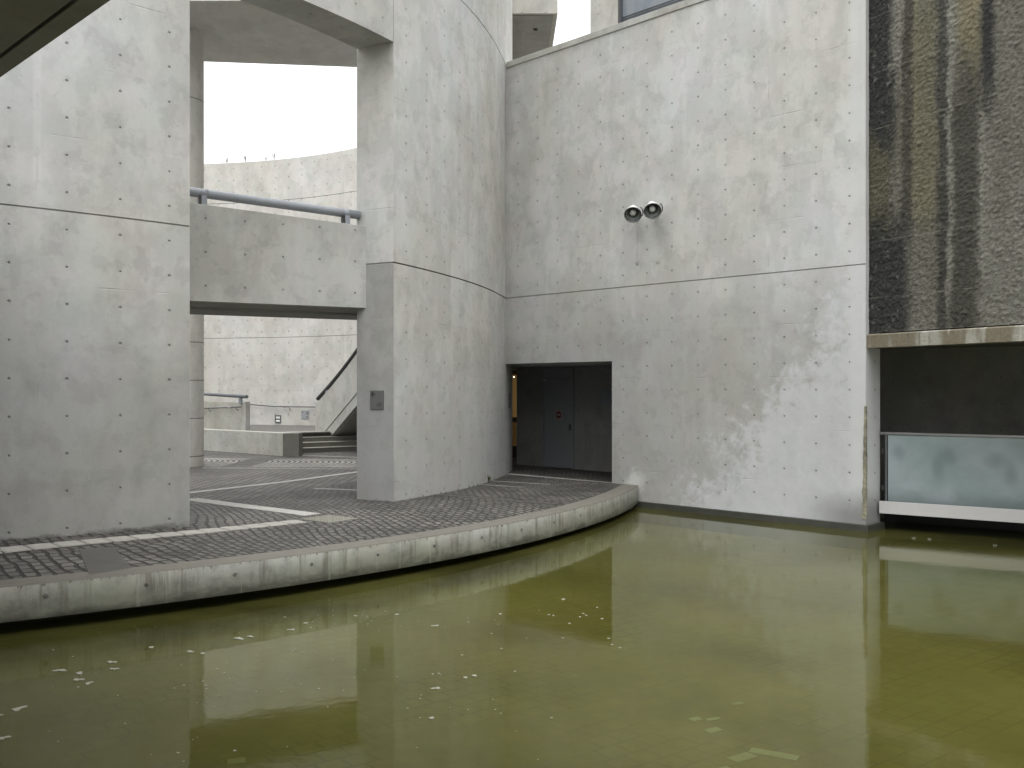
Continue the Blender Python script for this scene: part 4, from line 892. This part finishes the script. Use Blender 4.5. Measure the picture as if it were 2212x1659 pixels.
for k in range(12):
    t0_ = 0.75 + 0.30 * k; z_ = gz(t0_) + 0.17
    sprism([(t0_, z_ - .17), (t0_ + .31, z_ - .17 + .31 * .576), (t0_ + .31, z_), (t0_, z_)], .19, 1.99).build("stair_tread", mat_step, stt)
r3 = thing("pipe_handrail", sp_(.08, .09, tz_top(0)), "thick dark pipe handrail sloping up along the stair parapet", "handrail", "thick pipe handrails")
MB().tube([sp_(t, .065, tz_top(t) + .15) for t in frange(.04, 5.1, 12)], 0.060, 20).build("pipe", plain("dull dark steel", (0.055, 0.056, 0.056), 0.8, 0, 0.2, 14, 0, 0.2), r3)
for t in (.62, 3.0): sprism([(t, tz_top(t) - .01), (t + .12, tz_top(t + .12) - .01), (t + .12, tz_top(t + .12) + .13), (t, tz_top(t) + .13)], .03, .10).build("bracket", mat_galv, r3)

# ------------------------------------------------------------------ arrow sign on the pier end
pA = Vector(drum(SA, 0)); pB = Vector(drum(SA, T)); pd = (pB - pA).normalized(); tang = Vector((sin(SA / DR), -cos(SA / DR)))   # outward from the end face
def pbox(mb_, a0, a1, z0, z1, d0, d1):
    q_ = [pA + pd * a0 + tang * d1, pA + pd * a1 + tang * d1, pA + pd * a1 + tang * d0, pA + pd * a0 + tang * d0]; return mb_.prism([tuple(v) for v in q_], z0, z1)
def psign_u(a): return a
ds = thing("direction_sign", (*(pA + pd * .37), 1.97), "small grey sign plate with a black left arrow on the end of the pier", "sign", "grey direction signs")
a0, a1, z0, z1 = 0.195, 0.465, 1.955, 2.265
pbox(MB(), a0, a1, z0, z1, 0.0, .018).build("plate", mat_sign, ds, 0.002)
def parrow(pts, name, mat, par, d=.0185):
    mb_ = MB()
    for quad in pts:
        f0 = [tuple((*(pA + pd * a + tang * (d + .003)), z)) for a, z in quad]; f1 = [tuple((*(pA + pd * a + tang * d), z)) for a, z in quad]
        mb_.face(f0); mb_.face(list(reversed(f1)))
        for i in range(len(quad)):
            j = (i + 1) % len(quad); mb_.face([f0[i], f1[i], f1[j], f0[j]])
    return mb_.build(name, mat, par, merge=False)
al, ar, zc = 0.440, 0.360, 2.205      # arrow tip (towards the left in view) and tail
parrow([[(al - .006, zc - .010), (ar - .01, zc - .010), (ar - .01, zc + .010), (al - .006, zc + .010)],
        [(al + .006, zc), (al - .036, zc + .050), (al - .054, zc + .040), (al - .018, zc)],
        [(al + .006, zc), (al - .018, zc), (al - .054, zc - .040), (al - .036, zc - .050)]], "arrow", mat_ink, ds)
kx = 0.295; kz = 2.025              # the two characters of the word for entrance
parrow([[(kx + .018, kz + .036), (kx + .010, kz + .036), (kx + .006, kz + .020), (kx + .013, kz + .018)], [(kx + .013, kz + .022), (kx + .006, kz + .022), (kx + .030, kz - .003), (kx + .036, kz)], [(kx + .012, kz + .022), (kx + .005, kz + .022), (kx - .012, kz), (kx - .006, kz - .003)]], "lettering", mat_ink2, ds)
bx = kx - .058
parrow([[(bx, kz), (bx + .036, kz), (bx + .036, kz + .005), (bx, kz + .005)], [(bx, kz + .032), (bx + .036, kz + .032), (bx + .036, kz + .037), (bx, kz + .037)],
        [(bx, kz + .005), (bx + .006, kz + .005), (bx + .006, kz + .032), (bx, kz + .032)], [(bx + .030, kz + .005), (bx + .036, kz + .005), (bx + .036, kz + .032), (bx + .030, kz + .032)]], "lettering", mat_ink2, ds)
parrow([[(bx + .004 + .013 * k, kz - .020), (bx + .013 + .013 * k, kz - .020), (bx + .013 + .013 * k, kz - .014), (bx + .004 + .013 * k, kz - .014)] for k in range(6)], "lettering", mat_ink2, ds)

# ------------------------------------------------------------------ overhead walkway, near left
oe = Vector((-2.89, 7.087)); od = Vector((-0.697, 0.717)); on = Vector((-0.717, -0.697)); OZ = 2.8 + EYE
def op(t, d): v = oe + od * t + on * d; return (v.x, v.y)
ot = thing("overhead_walkway", (*op(0, 1.2), OZ), "dark underside of a concrete walkway close overhead at the upper left", "walkway")
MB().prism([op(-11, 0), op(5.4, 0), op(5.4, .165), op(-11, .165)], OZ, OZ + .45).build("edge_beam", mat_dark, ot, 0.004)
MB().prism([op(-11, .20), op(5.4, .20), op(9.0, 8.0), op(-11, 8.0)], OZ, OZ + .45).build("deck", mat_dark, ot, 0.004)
MB().prism([op(-11, .166), op(5.4, .166), op(5.4, .199), op(-11, .199)], OZ + .05, OZ + .44).build("joint_filler", mat_black, ot)

MB().prism([op(-11, 7.7), op(8.8, 7.7), op(8.8, 8.0), op(-11, 8.0)], -0.45, OZ - .002).build("low_sky_blocker", mat_conc, ot)  # unseen wall added behind the camera, blocks low sky under the slab
MB().prism([op(-11, 7.2), op(8.8, 7.2), op(8.8, 7.6), op(-11, 7.6)], OZ + .452, OZ + 5.0).build("high_sky_blocker", mat_conc, ot)  # unseen wall added above the slab to keep sky light off the lower walls

# ------------------------------------------------------------------ things on the pavement
def pav_poly(name, pts, mat, dz=0.004, thick=0.03, bevel=0.0, parent=None):
    mb_ = MB(); return mb_.prism(pts, lambda x, y: pav_z(x, y) - thick, lambda x, y: pav_z(x, y) + dz).build(name, mat, parent, bevel)
def quad_along(a, b_, w_):
    a = Vector(a); b_ = Vector(b_); d = (b_ - a).normalized(); n = Vector((-d.y, d.x)) * (w_ / 2); return [tuple(a - n), tuple(b_ - n), tuple(b_ + n), tuple(a + n)]
def tile_bars(a, d, mat, label, dots=False, w_=0.29):
    n = Vector((-d.y, d.x)); c = a + d * .145; cz = pav_z(c.x, c.y)
    t = MB(); q_ = [a - n * w_ / 2, a + d * .278 - n * w_ / 2, a + d * .278 + n * w_ / 2, a + n * w_ / 2]
    t.prism([tuple(v) for v in q_], lambda x, y: pav_z(x, y) - .03, lambda x, y: pav_z(x, y) + .006)
    if not dots:
        for k in range(4):
            o_ = -w_ / 2 + w_ * (k + .5) / 4; b0 = a + d * .015 + n * (o_ - .022); b1 = a + d * .27 + n * (o_ - .022)
            t.prism([tuple(b0), tuple(b1), tuple(b1 + n * .044), tuple(b0 + n * .044)], lambda x, y: pav_z(x, y) + .004, lambda x, y: pav_z(x, y) + .013)
    else:
        for i in range(5):
            for j in range(5):
                v = a + d * (.03 + .056 * i) + n * (-w_ / 2 + w_ * (j + .5) / 5); s_ = .014
                t.prism([(v.x - s_, v.y - s_), (v.x + s_, v.y - s_), (v.x + s_, v.y + s_), (v.x - s_, v.y + s_)], lambda x, y: pav_z(x, y) + .004, lambda x, y: pav_z(x, y) + .011)
    o = t.build("tactile_tile", mat, loc=(c.x, c.y, cz))
    return tag(o, label, "paving tile", "tactile tiles set in the pavement")
a = Vector((-6.95, 9.45)); b_ = Vector((-5.67, 10.89))
ta, tb = Vector((-5.62, 10.80)), Vector((-2.86, 13.62)); d = (tb - ta).normalized(); nn = int((tb - ta).length / 0.30)
for k in range(-4, nn): tile_bars(ta + d * .30 * k, d, mat_tactile, "pale ribbed tactile tile in the row along the pond side pavement")
ca, cb = Vector((-2.90, 14.28)), Vector((-5.5, 16.55)); d2 = (cb - ca).normalized()
for k in range(int((cb - ca).length / 0.30)): tile_bars(ca + d2 * .30 * k, d2, mat_tactile2, "worn white tactile tile in the row leading into the court", True)
for i in range(2):
    for j in range(2):
        dd = Vector((0.57, 0.82)).normalized(); nx = Vector((dd.y, -dd.x)); v = Vector((-2.98, 13.80)) + dd * .30 * i + nx * .30 * (j + .0) + nx * .15
        tile_bars(v, dd, mat_tactile3, "ochre dotted tactile tile where the two tile rows meet", True)
def radial_slab(s_a, s_b, r0, r1):
    return [(DC.x + r * cos(t), DC.y + r * sin(t)) for r, t in ((r0, s_a), (r1, s_a), (r1, s_b), (r0, s_b))]
q = [(-4.86, 11.03), (-4.18, 9.72), (-3.90, 10.10), (-4.56, 11.24)]
tag(pav_poly("cover_slab", [q[0], q[1], q[2], q[3]], mat_slab), "dark flat stone slab between the tactile row and the pond kerb", "slab", "dark stone slabs")
q = [(-5.30, 11.66), (-5.00, 11.14), (-4.72, 11.42), (-5.02, 11.88)]
tag(pav_poly("cover_slab", q, mat_slab), "short dark stone slab between the tactile row and the curved wall", "slab", "dark stone slabs")
tag(pav_poly("drain_channel", quad_along((-1.33, 17.28), (0.72, 15.95), .16), mat_slab, 0.005), "narrow dark drain channel crossing the pavement in front of the doorway", "drain")
for a, b_, w_ in (((-0.60, 20.25), (0.75, 19.35), .05), ((-0.85, 19.45), (0.2, 18.72), .045)):
    o = pav_poly("paving_strip", quad_along(a, b_, w_), mat_band, 0.003); tag(o, kind='structure')
for a, b_, w_ in (((-5.9, 17.1), (-4.55, 19.3), .20), ((-4.55, 19.3), (-3.2, 22.2), .20), ((-3.65, 18.15), (-2.3, 17.75), .16)):
    tag(pav_poly("paving_strip", quad_along(a, b_, w_), mat_band, 0.006), kind='structure')
tag(MB().bar((-7.2, 22.9), (-3.3, 22.55), .07, 0.40, 0.452).build("paving_strip", mat_band), kind='structure')
tag(MB().bar((-5.9, 27.2), (-3.4, 26.0), .16, 0.40, 0.453).build("paving_strip", mat_band), kind='structure')

# weeds
def weed(x, y, z, n, h, label, mat, name="weed", grp=None, lean=0.35):
    t = MB()
    for k in range(n):
        a_ = random.uniform(0, 2 * pi); hh = h * random.uniform(.5, 1); l = lean * hh
        x0, y0 = x, y; w_ = h * .06
        p0 = Vector((x0, y0, z - .01)); p1 = p0 + Vector((cos(a_) * l * .4, sin(a_) * l * .4, hh * .6)); p2 = p0 + Vector((cos(a_) * l, sin(a_) * l, hh)); sd_ = Vector((-sin(a_), cos(a_), 0)) * w_
        t.face([tuple(p0), tuple(p1 + sd_), tuple(p1 - sd_)]); t.face([tuple(p1 - sd_), tuple(p1 + sd_), tuple(p2)])
    return tag(t.build(name, mat, loc=(x, y, z)), label, "weed", grp)
def base_pt(deg, off=.03): th = radians(deg); return (DC.x + (DR + off) * cos(th), DC.y + (DR + off) * sin(th))
x, y = base_pt(-13.0); weed(x, y, pav_z(x, y), 26, .17, "tallest dark weed tuft at the foot of the curved pier wall", mat_leaf)
wl_ = "tiny dark weed sprouting along the foot of the curved pier wall"
for dg in (-27, -25.4, -24.1, -23, -22.2, -21, -20.2, -19.1, -18, -17.1, -16.2, -15.4, -14.4, -12.2, -11.4, -10.6, -9.7, -8.8):
    x, y = base_pt(dg); weed(x, y, pav_z(x, y), 7, random.uniform(.03, .07), wl_, mat_leaf, grp="weeds along the pier wall")
for dg in (-49.5, -48.8, -48.1, -47.4, -46.9, -46.3, -45.2, -44.5):
    x, y = base_pt(dg); weed(x, y, pav_z(x, y), 7, random.uniform(.03, .06), "tiny dark weed sprouting along the foot of the left curved wall", mat_leaf, grp="weeds along the left wall")
for px in (-11.05, -10.3, -9.45, -9.1):
    x, y = bwall(s_at(px), .1); weed(x, y, 4.236 + 6.76, 4, random.uniform(.22, .4), "thin dry weed stalk growing on top of the far curved wall", mat_twig, "dry_weed", "dry weeds on the far wall", .5)

# ------------------------------------------------------------------ on the water
def foam_mesh(r, lobes, seed):
    rnd = random.Random(seed); n = 20; ph = [rnd.uniform(0, 6.28) for _ in range(4)]
    pts = []
    for k in range(n):
        a_ = 2 * pi * k / n; q_ = 1 + lobes * (.30 * sin(2 * a_ + ph[0]) + .22 * sin(3 * a_ + ph[1]) + .12 * sin(5 * a_ + ph[2])); pts.append((r * q_ * cos(a_), r * q_ * sin(a_)))
    return pts
big = [(-3.54, 7.05, .075), (-3.62, 6.90, .05), (-3.34, 6.46, .055), (-3.68, 8.01, .07), (-3.42, 7.75, .06), (-3.49, 7.93, .055), (-3.30, 7.66, .05), (-3.36, 8.25, .06), (-3.26, 8.05, .05),
       (-2.81, 8.58, .05), (-2.68, 8.52, .04), (-2.51, 9.03, .07), (-2.42, 9.10, .05), (-2.10, 9.36, .05), (-2.02, 9.62, .04), (-1.17, 9.99, .04), (-1.58, 9.93, .035), (-0.30, 7.86, .04), (-0.58, 7.53, .05), (-0.37, 7.81, .035),
       (-0.56, 6.85, .035), (-0.74, 9.52, .05), (-0.12, 10.01, .03), (0.56, 10.71, .04), (-3.20, 8.72, .045)]
for i, (x, y, r) in enumerate(big):
    t = MB(); t.prism([(x + a_, y + c_) for a_, c_ in foam_mesh(r * 0.52, 1.35 if r > .045 else .5, i)], 0.001, 0.006)
    tag(t.build("foam_patch", mat_foam, loc=(x, y, 0)), "irregular pale foam patch floating on the green pond", "foam", "foam patches on the pond")
t = MB(); rnd = random.Random(3)
for k in range(115):
    x = rnd.gauss(-1.6, 1.3); y = rnd.uniform(5.9, 10.3)
    if x > 0.3 or x < -3.9 * y / 7.3: continue
    kk = Vector((x, y)) - KC
    if kk.length < KR + .05: continue
    r = rnd.choice((.004, .005, .006, .007, .010)); t.prism([(x + a_, y + c_) for a_, c_ in foam_mesh(r, .3, k)][::2], 0.001, 0.004)
for k in range(12):
    x = rnd.uniform(0.35, 1.0); y = rnd.uniform(8.6, 10.4); t.prism([(x + a_, y + c_) for a_, c_ in foam_mesh(.013, .3, k)][::2], 0.001, 0.004)
tag(t.build("foam_specks", mat_foam), "scattered tiny pale foam specks floating on the green pond", "foam", kind='stuff')
for i, (x, y, w_, h_, an) in enumerate(((1.53, 7.47, .13, .08, .5), (1.44, 7.72, .10, .07, .5), (1.58, 7.72, .12, .05, .4), (1.86, 8.1, .11, .05, .5), (1.62, 6.92, .20, .10, .6), (1.86, 6.98, .34, .10, -.5), (1.40, 6.66, .22, .10, .5), (-1.92, 6.85, .12, .10, .3))):
    Mx = Matrix.Rotation(an, 4, 'Z'); t = MB(); t.box((x, y, -.297), (w_, h_, .006), Mx)
    tag(t.build("sunken_slab", mat_ptile, loc=(x, y, -.30)), "pale rectangular stone lying on the pond floor under green water", "stone", "pale stones on the pond floor")
for i, (x, y) in enumerate(((6.15, 15.05), (6.35, 14.95), (7.05, 14.35))):
    t = MB(); rnd = random.Random(i)
    for k in range(7):
        a_ = 2 * pi * k / 7; rr = rnd.uniform(.01, .02); hh = rnd.uniform(.015, .04)
        t.face([(x + rr * cos(a_) - .006, y + rr * sin(a_), .001), (x + rr * cos(a_) + .006, y + rr * sin(a_), .001), (x + 1.5 * rr * cos(a_), y + 1.5 * rr * sin(a_), hh)])
    tag(t.build("water_splash", mat_splash, loc=(x, y, 0)), "small white splash on the water below the pale balustrade fascia", "splash", "splashes below the balustrade")
